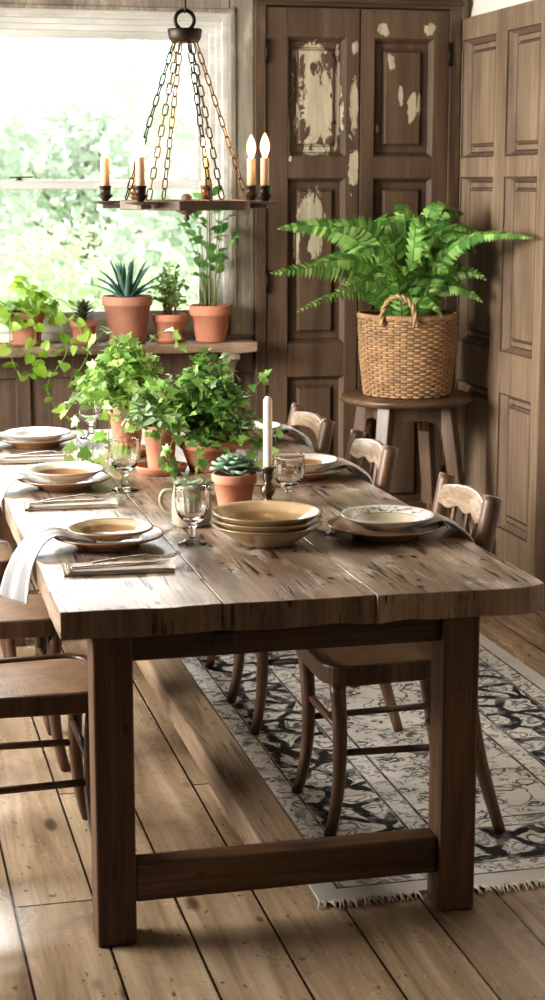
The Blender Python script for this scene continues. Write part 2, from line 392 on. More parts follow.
M['stool_top'] = wood('polished oak stool top', (80, 60, 45), (116, 91, 69), (148, 121, 95), 'X', .3, 1, 0, None, 0, .3)
M['cane'] = cane_mat()
M['terra'] = simple('terracotta', (184, 124, 97), .78, 0, .16, 9)
M['terra_old'] = simple('aged terracotta', (170, 120, 97), .82, 0, .2, 7)
M['soil'] = simple('potting soil', (44, 32, 24), .95, 0, .4, 60, .8)
M['iron'] = simple('dark wrought iron', (52, 44, 38), .5, .7, .3, 30)
M['brass'] = simple('aged bronze', (108, 82, 52), .42, .8, .35, 22)
M['rustring'] = simple('rusty painted iron', (116, 100, 88), .7, .2, .3, 16)
M['sleeve'] = simple('cream candle sleeve', (226, 196, 156), .5, 0, .05, 10, Subsurface_Weight=.1)
M['candle'] = simple('ivory wax', (224, 221, 202), .4, 0, .03, 8, Subsurface_Weight=.15)
M['wick'] = simple('wick', (60, 50, 44), .9)
M['pewter'] = simple('tarnished pewter', (104, 92, 74), .36, .85, .4, 25)
M['silver'] = simple('worn steel cutlery', (176, 170, 160), .25, 1, .1, 30, .05)
M['glass'] = glassmat('pressed glass')
M['pane'] = panemat('window glass')
M['linen'] = cloth('grey linen', (218, 216, 214), (160, 163, 170))
M['linen_lightened'] = cloth('grey linen lightened against shade', (240, 238, 236), (196, 198, 204))  # same linen, colour lightened to offset shade on the right-hand drapes
M['linen_beige'] = cloth('beige linen', (200, 188, 173))
M['wicker'] = simple('willow wicker', (166, 134, 98), .5, 0, .42, 20)
M['wicker_dark'] = simple('dark willow', (110, 76, 48), .55, 0, .3, 28)
M['mug'] = simple('speckled stoneware', (158, 145, 122), .45, 0, .3, 40)
M['ivy'] = leafmat('ivy leaf', (82, 124, 54), (132, 172, 82), (190, 212, 134), .38, .35)
M['ivy_dark'] = leafmat('deep ivy leaf', (58, 96, 46), (102, 144, 68), (168, 198, 114), .36, .3)
M['pothos'] = leafmat('pothos leaf', (110, 158, 52), (154, 194, 74), (192, 220, 110), .35, .5)
M['fern'] = leafmat('fern leaf', (48, 92, 40), (104, 158, 72), (184, 216, 130), .45, .3)
M['agave'] = leafmat('agave leaf', (44, 74, 66), (74, 108, 96), (112, 142, 126), .4, .1)
M['succ'] = leafmat('grey green succulent', (92, 120, 96), (130, 156, 128), (164, 184, 158), .5, .12)
M['succ_dark'] = leafmat('dark succulent', (66, 70, 50), (98, 96, 68), (132, 126, 90), .45, .12)
M['jade'] = leafmat('small jade leaf', (70, 110, 50), (112, 148, 78), (166, 190, 120), .4, .3)
M['tallleaf'] = leafmat('broad green leaf', (48, 98, 46), (92, 144, 72), (150, 188, 112), .4, .4)
M['sage'] = leafmat('sage leaf', (92, 118, 86), (132, 154, 118), (176, 192, 156), .6, .25)
M['stem'] = simple('green stem', (104, 128, 62), .6)
M['stem_brown'] = simple('brown stem', (108, 84, 56), .7)
M['rachis'] = simple('fern stalk', (96, 110, 48), .6)
M['bark'] = simple('tree bark', (150, 138, 122), .9, 0, .3, 10)
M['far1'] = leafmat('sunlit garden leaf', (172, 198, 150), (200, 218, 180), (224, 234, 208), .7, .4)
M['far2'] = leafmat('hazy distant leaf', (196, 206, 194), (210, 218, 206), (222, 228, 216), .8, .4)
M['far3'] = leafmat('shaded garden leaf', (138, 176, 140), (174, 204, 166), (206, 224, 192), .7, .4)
M['lawn'] = simple('lawn', (150, 184, 118), .9, 0, .2, 3)
M['fringe'] = simple('rug fringe wool', (196, 186, 166), .95, 0, .12, 40)
t = NT('glowing bulb'); e = t.n('ShaderNodeEmission'); e.inputs[0].default_value = (1, .62, .28, 1); e.inputs[1].default_value = 5.0
g = t.n('ShaderNodeBsdfGlossy'); g.inputs['Roughness'].default_value = .05; tr = t.n('ShaderNodeBsdfTransparent'); lw = t.n('ShaderNodeLayerWeight'); lw.inputs[0].default_value = .45
mx = t.n('ShaderNodeMixShader'); t.l(lw.outputs['Facing'], mx.inputs[0]); t.l(e.outputs[0], mx.inputs[1]); t.l(tr.outputs[0], mx.inputs[2])
M['bulb'] = t.done(mx)

# ------------------------------------------------------------------ the room
YB, XR, XL, YF, ZC = 7.355, 2.692, -1.7, -1.6, 2.78
m = MB(); m.box(XL-.1, XR+.1, YF-.1, YB+.12, -.06, 0); struct(m.build('floor', M['floor']))
m = MB(); m.box(XL-.1, XR+.1, YF-.1, YB+.12, ZC, ZC+.08); struct(m.build('ceiling', M['dado']))
WX0, WX1, WZ0, WZ1 = -.35, 1.60, .96, 2.335
m = MB()
m.box(XL-.1, WX0, YB, YB+.12, 0, ZC); m.box(WX1, XR+.1, YB, YB+.12, 0, ZC); m.box(WX0, WX1, YB, YB+.12, 0, WZ0); m.box(WX0, WX1, YB, YB+.12, WZ1, ZC)
struct(m.build('wall_back', M['plaster']))
m = MB(); m.box(XR, XR+.1, YF-.1, YB+.12, 0, ZC); struct(m.build('wall_right', M['plaster']))
m = MB(); LY0, LY1, LZ0, LZ1 = 3.3, 6.5, .75, 2.45
m.box(XL-.1, XL, YF-.1, LY0, 0, ZC); m.box(XL-.1, XL, LY1, YB+.12, 0, ZC); m.box(XL-.1, XL, LY0, LY1, 0, LZ0); m.box(XL-.1, XL, LY0, LY1, LZ1, ZC)
struct(m.build('wall_left', M['dado']))
m = MB(); m.box(XL-.1, XR+.1, YF-.1, YF, 0, ZC); struct(m.build('wall_front', M['dado']))

# window: casing, stepped frame, two sashes, panes, latch
m = MB()
m.box(WX1+.0, 1.706, YB-.035, YB, .965, 2.44); m.box(1.60, 1.625, YB-.045, YB-.033, .965, 2.36)
m.box(WX0-.11, WX0, YB-.035, YB, .965, 2.44)
w = struct(m.build('window_1', M['grey_trim'], bevel=.004))
m = MB(); m.box(WX0, WX1, YB-.04, YB, 2.345, 2.44); m.box(WX0, WX1+.02, YB-.05, YB-.03, 2.335, 2.352); m.build('window_head_casing', M['grey_trim'], w, .004)
m = MB()                                                        # stepped inner frame
for k, (a, y0) in enumerate(((.0, YB+.0), (.022, YB+.03), (.045, YB+.055))):
    y1 = YB+.12
    m.box(WX1-a-.024, WX1-a, y0, y1, WZ0, WZ1-a); m.box(WX0+a, WX0+a+.024, y0, y1, WZ0, WZ1-a)
    m.box(WX0+a, WX1-a, y0+.001, y1, WZ1-a-.03, WZ1-a)
m.box(WX0, WX1, YB+.01, YB+.12, WZ0, WZ0+.03)
m.build('window_frame', M['sash'], w, .003)
def sash(name, x0, x1, y0, y1, z0, z1, st, rb, rtp):
    m = MB(); m.box(x0, x0+st, y0, y1, z0, z1); m.box(x1-st, x1, y0, y1, z0, z1); m.box(x0+st, x1-st, y0, y1, z0, z0+rb); m.box(x0+st, x1-st, y0, y1, z1-rtp, z1)
    o = m.build(name, M['sash'], w, .004)
    q = MB(); q.box(x0+st, x1-st, (y0+y1)/2-.002, (y0+y1)/2+.002, z0+rb, z1-rtp); q.build('pane', M['pane'], o)
    return o
sash('upper_sash', WX0+.07, WX1-.068, YB+.085, YB+.115, 1.60, 2.275, .055, .04, .045)
sash('lower_sash', WX0+.07, WX1-.068, YB+.05, YB+.083, .99, 1.636, .055, .085, .036)
m = MB(); m.lathe([(.0,0),(.014,0),(.014,.006),(.006,.01),(.006,.016),(0,.016)], 14, (.70, YB+.06, 1.636)); m.bar((.66, YB+.06, 1.648), (.76, YB+.062, 1.65), .008, .006); m.build('latch', M['brass'], w)

# wainscot under the window
m = MB(); m.box(XL, 1.706, YB-.012, YB, 0, .925)
for x0, x1 in ((.655, .716), (-.05, .01), (1.30, 1.36)): m.box(x0, x1, YB-.032, YB-.01, .0, .86)
m.box(XL, 1.706, YB-.034, YB-.01, .80, .925); m.box(XL, 1.706, YB-.034, YB-.01, 0, .16)
for x in (.80, .90, 1.0, 1.1, 1.2, 1.45, 1.54, 1.63, .1, .2, .3, .4, .5): m.box(x, x+.005, YB-.016, YB-.011, .16, .80)
struct(m.build('trim_1', M['dado'], bevel=.003))
# posts and header of the cupboard
m = MB(); m.box(1.706, 1.755, YB-.06, YB, 0, 2.46); struct(m.build('trim_2', M['brown_v'], bevel=.004))
m = MB(); m.box(2.585, 2.638, YB-.06, YB, 0, 2.46); struct(m.build('trim_3', M['brown_v'], bevel=.004))
m = MB(); m.box(1.706, 2.64, YB-.07, YB, 2.37, 2.46); m.box(1.70, 2.64, YB-.085, YB, 2.385, 2.402); struct(m.build('trim_4', M['brown_h'], bevel=.004))

def panel_door(name, mat, fmap, U0, U1, V0, V1, openings, T=.038, gw=.0028):
    """a framed door; fmap(u, v, d) gives the world point (d = out of the wall); openings is a list of (u0,u1,v0,v1)"""
    m = MB()
    def bx(u0, u1, v0, v1, d0, d1):
        c = [fmap(u, v, d) for d in (d0, d1) for v in (v0, v1) for u in (u0, u1)]
        m.add(c, [(0,2,3,1),(4,5,7,6),(0,1,5,4),(2,6,7,3),(0,4,6,2),(1,3,7,5)])
    us = sorted({o[0] for o in openings} | {o[1] for o in openings}); cols = sorted({(o[0], o[1]) for o in openings}); rows = sorted({(o[2], o[3]) for o in openings})
    e = [U0] + [x for c in cols for x in c] + [U1]
    for i in range(0, len(e), 2): bx(e[i], e[i+1], V0, V1, 0, T)          # stiles
    for c in cols:
        z = [V0] + [x for r in rows for x in r] + [V1]
        for i in range(0, len(z), 2): bx(c[0], c[1], z[i], z[i+1], 0, T - .0015)   # rails
    for (u0, u1, v0, v1) in openings:
        bx(u0-.002, u1+.002, v0-.002, v1+.002, .001, .006)
        ow, b = .016, .012                                             # moulding sloping in round the opening
        A = [(u0,v0),(u1,v0),(u1,v1),(u0,v1)]; B = [(u0+ow,v0+ow),(u1-ow,v0+ow),(u1-ow,v1-ow),(u0+ow,v1-ow)]
        vs = [fmap(u, v, T-.006) for u, v in A] + [fmap(u, v, .006) for u, v in B]
        m.add(vs, [(i, (i+1)%4, 4+(i+1)%4, 4+i) for i in range(4)])
        g, h = .048, .056                                               # raised field
        B = [(u0+g,v0+g),(u1-g,v0+g),(u1-g,v1-g),(u0+g,v1-g)]; C = [(u0+h,v0+h),(u1-h,v0+h),(u1-h,v1-h),(u0+h,v1-h)]
        vs = [fmap(u, v, .006) for u, v in B] + [fmap(u, v, .022) for u, v in C]
        m.add(vs, [(i, (i+1)%4, 4+(i+1)%4, 4+i) for i in range(4)] + [(4,5,6,7)])
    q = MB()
    def fr(a, wd, d):                                                 # thin dark strips painting shadow gaps and dirt round the moulding and the raised field
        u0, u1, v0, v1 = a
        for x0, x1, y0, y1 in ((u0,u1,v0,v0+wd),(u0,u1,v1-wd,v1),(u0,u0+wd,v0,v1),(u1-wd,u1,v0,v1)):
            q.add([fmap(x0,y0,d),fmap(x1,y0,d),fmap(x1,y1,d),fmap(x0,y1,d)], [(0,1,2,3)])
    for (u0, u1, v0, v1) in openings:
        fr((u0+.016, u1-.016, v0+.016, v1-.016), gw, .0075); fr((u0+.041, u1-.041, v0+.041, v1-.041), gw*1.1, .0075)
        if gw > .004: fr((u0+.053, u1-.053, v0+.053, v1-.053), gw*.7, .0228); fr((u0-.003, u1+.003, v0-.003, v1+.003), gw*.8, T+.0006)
    o = struct(m.build(name, mat, bevel=.003)); q.build('panel_shade_lines', M['shade_line'], o); return o
back = lambda u, v, d: (u, YB - .012 - d, v)
rows = [(.17, .775), (.925, 1.645), (1.74, 2.243)]
pm1 = paint_door('flaking brown paint', [(1.985, 1.96, .085, .20), (1.96, 2.17, .07, .05), (2.08, 1.98, .024, .22), (2.15, 1.95, .020, .13), (2.15, 1.68, .02, .11), (1.97, 1.50, .06, .10), (1.90, 1.35, .012, .1), (1.98, 1.36, .03, .06), (1.865, 1.8, .008, .12), (1.98, 1.755, .04, .012), (2.155, 2.2, .014, .03)], 0)
pm2 = paint_door('lightly flaked brown paint', [(2.28, 2.285, .03, .028), (2.49, 2.285, .03, .03), (2.325, 2.14, .018, .035), (2.37, 1.985, .012, .07), (2.42, 1.95, .022, .07), (2.46, 1.97, .012, .045), (2.265, 1.86, .008, .02)], 0)
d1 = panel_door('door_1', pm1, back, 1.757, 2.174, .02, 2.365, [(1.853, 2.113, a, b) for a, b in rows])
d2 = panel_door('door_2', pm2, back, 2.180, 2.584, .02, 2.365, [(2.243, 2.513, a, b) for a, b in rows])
for d, x in ((d1, 1.757), (d2, 2.584)):
    for z in (2.18, 1.2, .3):
        m = MB(); m.tube([(x, YB-.062, z-.05), (x, YB-.062, z+.05)], .008, 10); m.build('hinge', M['iron'], d)
right = lambda u, v, d: (XR - .004 - d, YB - u, v)
rows = [(.175, .748), (.93, 1.648), (1.738, 2.236)]
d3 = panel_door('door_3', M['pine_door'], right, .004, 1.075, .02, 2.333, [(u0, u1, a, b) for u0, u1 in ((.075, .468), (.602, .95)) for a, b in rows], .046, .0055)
m = MB(); m.box(XR-.07, XR-.001, 6.13, 6.275, 0, 2.36); struct(m.build('trim_5', M['brown_v'], bevel=.004))
m = MB(); m.box(XR-.02, XR, YF, 6.13, 0, .14); struct(m.build('baseboard_right', M['pine_door'], bevel=.004))

# window shelf on its bracket
sh = thing('window_shelf', 'thick rough grey wooden shelf under the window carrying five potted plants', 'shelf', (0, 0, 0))
m = MB(); n = 60; ys = []
x0, x1 = -.4, 1.672
top, bot = [], []
for i in range(n + 1):
    x = x0 + (x1 - x0) * i / n; j = .012 * (noise.noise((x*4, 0, 0)) + .6*noise.noise((x*13, 3, 0))); k = .010 * noise.noise((x*6, 9, 0))
    top.append((x, j, k))
for i in range(n):
    (xa, ja, ka), (xb, jb, kb) = top[i], top[i+1]; A = YB - .232
    pts = [(xa, A+ja, .950), (xb, A+jb, .950), (xb, A+jb+.004, .912+kb), (xa, A+ja+.004, .912+ka), (xa, YB-.001, .912), (xb, YB-.001, .912), (xa, YB-.001, .953), (xb, YB-.001, .953), (xa, A+ja+.008, .953), (xb, A+jb+.008, .953)]
    f = [(3,2,1,0), (0,1,9,8), (8,9,7,6), (4,5,2,3), (6,7,5,4)]
    if i == 0: f.append((0,8,6,4,3))
    if i == n-1: f.append((1,2,5,7,9))
    m.add(pts, f)
m.build('shelf_board', M['shelf'], sh)
m = MB(); prof = [(0,0),(0,-.19),(.02,-.19),(.035,-.14),(.06,-.09),(.11,-.05),(.165,-.035),(.165,0)]
Mx = Matrix(((0,0,1,1.56),(-1,0,0,YB-.035),(0,1,0,.9115),(0,0,0,1)))
m.prism(prof, 0, .045, 0, Mx); m.build('bracket', M['grey_trim'], sh, .004)

# ------------------------------------------------------------------ table
tb = thing('dining_table', 'long weathered plank dining table with thick square legs and floor stretchers', 'table', (.91, 4.7, 0))
TX, TY = .91, 4.7
m = MB()
boards = [(.385, .7215, 3.392, 6.02), (.723, 1.0555, 3.388, 6.0), (1.057, 1.444, 3.378, 6.01)]
for bi, (a, b, c, d) in enumerate(boards):
    nx, ny = 10, 50
    def P(i, j, z):
        x = a + (b-a)*i/nx; y = c + (d-c)*j/ny
        wob = .006*noise.noise((y*3, bi*7.1, 0)) + .003*noise.noise((y*14, bi*3.3, 2))
        if bi == 0 and i == 0: x += wob - .003
        if bi == 2 and i == nx: x += wob + .003
        if j == 0:
            y += .010*noise.noise((x*9, 5, z*6)) + .005*noise.noise((x*35, 1, z*20))
            if bi == 2 and i >= nx-1: y += (.02 if i == nx else .004)
            if bi == 0 and i == 0: y += .006
        zz = z + .0015*noise.noise((x*6, y*2, 0)) if z > .73 else z + (.006*noise.noise((x*12, 4, 8)) if j == 0 else 0)
        return (x-TX, y-TY, zz)
    m.grid([[P(i, j, .76) for j in range(ny+1)] for i in range(nx, -1, -1)], 0, False)
    m.grid([[P(i, j, .70) for j in range(ny+1)] for i in range(nx+1)], 0, False)
    m.grid([[P(i, 0, z) for z in (.70, .73, .76)] for i in range(nx, -1, -1)], 2, False)
    m.grid([[P(i, ny, z) for z in (.70, .73, .76)] for i in range(nx+1)], 0, False)
    m.grid([[P(0, j, z) for z in (.70, .73, .76)] for j in range(ny+1)], 0, False)
    m.grid([[P(nx, j, z) for z in (.70, .73, .76)] for j in range(ny, -1, -1)], 0, False)
for sx_ in (.7222, 1.0562): m.box(sx_-TX-.004, sx_+.004-TX, 3.41-TY, 5.98-TY, .702, .7575, 1)
m.build('tabletop', [M['top'], M['soil'], M['top_end']], tb, .0022, weld=True)
for (x0, y0) in ((.449, 3.425), (1.224, 3.425), (.449, 5.91), (1.224, 5.91)):
    m = MB(); m.box(x0-TX, x0+.086-TX, y0-TY, y0+.086-TY, 0, .699); m.build('leg', M['tleg_z'], tb, .006)
for y0 in (3.445, 5.925):
    m = MB(); m.box(.535-TX, 1.224-TX, y0-TY, y0+.04-TY, .632, .699)
    if y0 < 4: m.box(.71-TX, .76-TX, y0-.012-TY, y0-TY, .655, .685)
    m.build('apron', M['tleg_x'], tb, .004)
for x0 in (.468, 1.265):
    m = MB(); m.box(x0-TX, x0+.03-TX, 3.511-TY, 5.91-TY, .632, .699); m.build('apron', M['tleg_y'], tb, .004)
for y0 in (3.437, 5.915):
    m = MB(); m.box(.535-TX, 1.224-TX, y0-TY, y0+.065-TY, .092, .178); m.build('stretcher', M['tleg_x'], tb, .006)
m = MB(); m.box(.83-TX, .935-TX, 3.502-TY, 5.915-TY, .10, .172); m.build('stretcher', M['tleg_y'], tb, .006)

# ------------------------------------------------------------------ rug
RX0, RX1, RY0, RY1 = .975, 2.17, 3.535, 5.72
rg = thing('area_rug', 'faded cream rug with charcoal vine border and fringe under the right chairs', 'rug', (RX0, RY0, 0))
m = MB(); nx, ny = 24, 44; W, L = RX1-RX0, RY1-RY0
def rp(i, j, z):
    x, y = W*i/nx, L*j/ny
    return (x + .006*noise.noise((y*2.2, 0, 0)), y + .008*noise.noise((x*3, 4, 0)), z)
m.grid([[rp(i, j, .008) for j in range(ny+1)] for i in range(nx, -1, -1)], 0)
m.grid([[rp(i, j, .001) for j in range(ny+1)] for i in range(nx+1)], 0)
for j in (0, ny): m.grid([[rp(i, j, z) for z in (.001, .008)] for i in range(nx+1)], 0)
for i in (0, nx): m.grid([[rp(i, j, z) for z in (.001, .008)] for j in range(ny+1)], 0)
m.build('rug_pile', rug_mat(W, L), rg)
for y0, s in ((0, -1), (L, 1)):
    m = MB()
    for k in range(230):
        x = W * k / 229; y = y0 + .008*noise.noise((x*3, 4, 0)); l = rnd.uniform(.022, .045); dx0 = 0
        if s < 0 and .235 < x < .345: continue
        dx = rnd.uniform(-.016, .016)
        m.tube([(x, y, .006), (x + dx*.4, y + s*l*.5, .007 + rnd.uniform(0, .004)), (x + dx, y + s*l, .003)], [.0028, .0024, .0014], 5)
    o = m.build('fringe', M['fringe'], rg); o['kind'] = 'stuff'

# ------------------------------------------------------------------ chairs
def rounded(pts, r, n=5):
    out = []
    k = len(pts)
    for i in range(k):
        p = Vector((*pts[i], 0)); a = Vector((*pts[i-1], 0)); b = Vector((*pts[(i+1) % k], 0)); rr = r[i]
        pa = p + (a-p).normalized()*rr; pb = p + (b-p).normalized()*rr
        for q in range(n+1):
            t = q/n; v = pa*(1-t)**2 + p*2*t*(1-t) + pb*t*t; out.append((v.x, v.y))
    return out
def make_chair(label, loc, rz, hw=.168, slats=3, zt=.85):
    t = thing('dining_chair', label, 'chair', loc, rz, 'rush and cane seated dining chairs around the table')
    fw, D = hw + .012, .42
    poly = rounded([(-.19, -hw), (.19, -fw-.008), (.19, fw+.008), (-.19, hw)], [.02, .09, .09, .02], 8)
    inner = rounded([(-.165, -hw+.022), (.168, -fw+.014), (.168, fw-.014), (-.165, hw-.022)], [.02, .07, .07, .02], 8)
    m = MB(); n = len(poly)
    for (za, zb) in ((.395, .445),):
        vs = [(x, y, za) for x, y in poly] + [(x, y, zb) for x, y in poly] + [(x, y, zb) for x, y in inner] + [(x, y, zb-.012) for x, y in inner] + [(x, y, za) for x, y in inner]
        fs = []
        for r0, r1 in ((0, 1), (1, 2), (2, 3), (3, 4), (4, 0)):
            for i in range(n): j = (i+1) % n; fs.append((r0*n+i, r0*n+j, r1*n+j, r1*n+i))
        m.add(vs, fs, 0)
    sf = m.build('seat_frame', M['chair'], t, .005)
    m = MB(); rings = []
    for k in range(7):
        q = 1 - k/6; z = .437 + .007*(1-q*q) if k else .436
        rings.append([(x*q + .015*(1-q), y*q, z) for x, y in inner])
    vs = [p for r_ in rings[:-1] for p in r_] + [rings[-1][0]]; fs = []
    for k in range(5):
        for i in range(n): j = (i+1) % n; fs.append((k*n+i, k*n+j, (k+1)*n+j, (k+1)*n+i))
    for i in range(n): fs.append((5*n+i, 5*n+(i+1) % n, 6*n))
    m.add(vs, fs, 0, True); m.build('cane_seat', M['cane'], sf)
    for s in (-1, 1):
        m = MB(); p = bez((.155, s*(fw-.022), .40), (.142, s*(fw-.03), .28), (.135, s*(fw-.03), .12), (.175, s*(fw-.015), 0), 10)
        m.tube(p, [.0205 - .006*i/10 for i in range(11)], 12); m.build('leg', M['chair'], t)
        m = MB(); p = spline([(-.255, s*(hw+.07), 0), (-.214, s*(hw+.02), .18), (-.185, s*hw, .36), (-.185, s*hw, .50), (-.205, s*hw, .66), (-.238, s*hw, zt-.012), (-.240, s*hw, zt)], 4)
        k = len(p); r = [.0145 + .0095*min(1, i/(k*.35)) for i in range(k)]; r[-1] = .014; r[-2] = .020; r[-3] = .0235
        m.tube(p, r, 14); m.build('back_post', M['post'], t)
        m = MB(); m.tube([(.142, s*(fw-.028), .215), (-.20, s*hw, .215)], .0095, 8); m.tube([(.175, s*(fw-.025), .125), (-.215, s*hw, .125)], .0095, 8) if False else None
        m.build('stretcher', M['chair'], t)
    for x, z in ((.140, .27), (-.198, .17)):
        m = MB(); m.tube([(x, -hw-.0, z), (x, hw, z)], .010, 8); m.build('stretcher', M['chair'], t)
    m = MB(); a, b = [], []; N = 28                                   # crest rail with a waved lower edge
    rows = {k: [] for k in 'abcd'}
    for i in range(N+1):
        q = i/N; y = -hw + .012 + (2*hw-.024)*q; bow = -.022*sin(pi*q); arch = sin(pi*q)**.8
        zt_ = zt - .020 + .016*arch; zb_ = zt - .072 + (.006*arch + .006*cos(6*pi*q) if slats else .020*arch)
        xt, xb = -.230 + bow, -.214 + bow
        rows['a'].append((xt+.009, y, zt_)); rows['b'].append((xt-.009, y, zt_)); rows['c'].append((xb-.010, y, zb_)); rows['d'].append((xb+.010, y, zb_))
    m.grid([rows['a'], rows['b'], rows['c'], rows['d'], rows['a']], 0, True)
    m.add([rows[k][0] for k in 'abcd'], [(0,1,2,3)]); m.add([rows[k][-1] for k in 'abcd'], [(3,2,1,0)])
    m.build('crest_rail', M['chair_y'], t, .004, weld=True)
    for k in range(slats):
        q = (k+1)/(slats+1); y = -hw + 2*hw*q; m = MB(); bow = -.022*sin(pi*q)
        m.bar((-.186, y, .478), (-.216+bow, y, zt-.066), .020, .010, 0, (1,0,0)); m.build('slat', M['post'], t, .003)
    m = MB(); m.bar((-.186, -hw, .478), (-.186, hw, .478), .018, .032); m.build('back_rail', M['chair_y'], t, .004)
    return t
c1 = make_chair('nearest chair on right of table, slatted wavy-topped back, standing on the rug', (1.275, 4.065, .0085), pi)
r2 = dup(c1, 'middle of the three chairs on right of table, slatted back beside the stool', (1.275, 4.90, .0085), pi)
r3 = make_chair('farthest chair on right of table, open arched back without slats', (1.29, 5.675, .0085), pi, .205, 0, .83)
l1 = dup(c1, 'nearest cane-seat chair on left of table, beside the front left table leg', (.355, 4.03, .0), 0)
l2 = dup(c1, 'second cane-seat chair from the front on left of table', (.345, 4.74, .0), 0)
l3 = dup(c1, 'farthest cane-seat chair on left of table, cut by the photo edge', (.29, 5.5, .0), 0)

# ------------------------------------------------------------------ leaves and plants
SHAPES = {
 'ivy': ([(0,0),(.20,-.10),(.46,-.02),(.36,.22),(.58,.42),(.27,.52),(.18,.78),(0,1)], .34),
 'heart': ([(0,.06),(.16,-.06),(.36,.0),(.47,.22),(.42,.48),(.24,.76),(0,1)], .4),
 'ovate': ([(0,0),(.16,.12),(.27,.36),(.26,.6),(.14,.84),(0,1)], .45),
 'round': ([(0,0),(.22,.1),(.38,.34),(.38,.62),(.22,.88),(0,1)], .5),
 'lance': ([(0,0),(.08,.15),(.12,.4),(.09,.7),(0,1)], .45),
}
def leaf(m, base, d, nrm, size, shape='ivy', mat=0, fold=.18, curl=.12, wid=1.0):
    half, cy = SHAPES[shape]; d = Vector(d).normalized(); nrm = Vector(nrm)
    nrm = (nrm - d*nrm.dot(d)); nrm = nrm.normalized() if nrm.length > 1e-4 else d.orthogonal().normalized()
    sx = d.cross(nrm); base = Vector(base)
    def P(x, y): return base + (sx*x*wid + d*y + nrm*(abs(x)*fold*1.2 - curl*y*y))*size
    pts = [P(x, y) for x, y in half] + [P(-x, y) for x, y in half[-2:0:-1]] + [P(0, cy)]
    k = len(pts) - 1
    m.add(pts, [(i, (i+1) % k, k) for i in range(k)], mat, True)
def rv(s=1): return Vector((rnd.uniform(-1,1), rnd.uniform(-1,1), rnd.uniform(-1,1)))*s
def stem_leaves(m, pts, r, every, size, shape, lm=0, sm=1, start=1, spread=1.0, upb=.5, fold=.18, curl=.15, wid=1.0, taper=.0):
    m.tube(pts, [r*(1-.6*i/len(pts)) for i in range(len(pts))], 5, sm)
    k = len(pts); side = 1
    for i in range(start, k):
        if (i - start) % every: continue
        d = (pts[i] - pts[i-1]).normalized(); s = d.cross(Vector((0,0,1)))
        s = s.normalized() if s.length > .05 else Vector((1,0,0)); side = -side
        dr = (s*side*spread + d*.6 + rv(.35)); dr.z += rnd.uniform(-.3, .25)
        sz = size*rnd.uniform(.65, 1.15)*(1 - taper*i/k)
        b = pts[i]; pet = b + dr.normalized()*sz*.3
        m.tube([b, pet], .0011, 4, sm, caps=False)
        leaf(m, pet, dr, Vector((0,-.25,upb)) + rv(.45), sz, shape, lm, fold, curl, wid)
    leaf(m, pts[-1], pts[-1]-pts[-2], Vector((0,-.2,1)) + rv(.3), size*.7, shape, lm, fold, curl, wid)
def bush(m, c, R_, H, n, size, shape, every=1, droop=.3, lm=0, sm=1, r=.0018, seg=7, r0=.03, **kw):
    c = Vector(c)
    for i in range(n):
        a = 2*pi*i/n*2.399*.417 + rnd.uniform(0, 6.28); q = math.sqrt(rnd.random()); rr = R_*q*rnd.uniform(.8, 1.1)
        hh = H*(1 - .55*q*q)*rnd.uniform(.75, 1.1); e = c + Vector((cos(a)*rr, sin(a)*rr, hh - droop*H*q*q))
        s = c + Vector((cos(a), sin(a), 0))*r0*rnd.random()
        p = bez(s, s + Vector((cos(a)*rr*.15, sin(a)*rr*.15, hh*.6)), e + Vector((-cos(a)*rr*.3, -sin(a)*rr*.3, hh*.25)), e, seg)
        stem_leaves(m, p, r, every, size, shape, lm, sm, 2, **kw)
def vine(m, pts, r, every, size, shape, **kw): stem_leaves(m, spline(pts, 6), r, every, size, shape, **kw)
def pot_prof(rt, rb, h, rim=.25, lip=.006):
    k = h*(1-rim); rm = rb + (rt-lip-rb)*.95
    return [(0,0),(rb*.97,0),(rb,.003),(rm, k),(rt-.001, k+.001),(rt, k+.004),(rt+.001, h-.004),(rt-.002, h),(rt-.008, h),(rt-.011, h-.006),(rt-.014, h-.022),(0, h-.022)]
def soil_disc(par, rt, h): 
    m = MB(); m.lathe([(rt-.0155, h-.0215), (rt*.6, h-.012), (0, h-.010)], 28, smooth=True); m.build('soil', M['soil'], par)
def potted(name, label, loc, rt, rb, h, mat='terra', rim=.25, cat='potted plant', group=None):
    t = thing(name, label, cat, loc, 0, group); m = MB(); m.lathe(pot_prof(rt, rb, h, rim), 44); m.build('pot', M[mat], t); soil_disc(t, rt, h); return t
def saucer(label, loc, r, h=.018, mat='terra'):
    m = MB(); m.lathe([(0,0),(r*.86,0),(r*.98,h*.8),(r,h),(r-.006,h),(r*.84,.005),(0,.005)], 40); o = m.build('plant_saucer', M[mat], None, 0, loc)
    tag(o, label, 'saucer', 'terracotta plant saucers'); return o

SZ, SY = .9535, 7.225
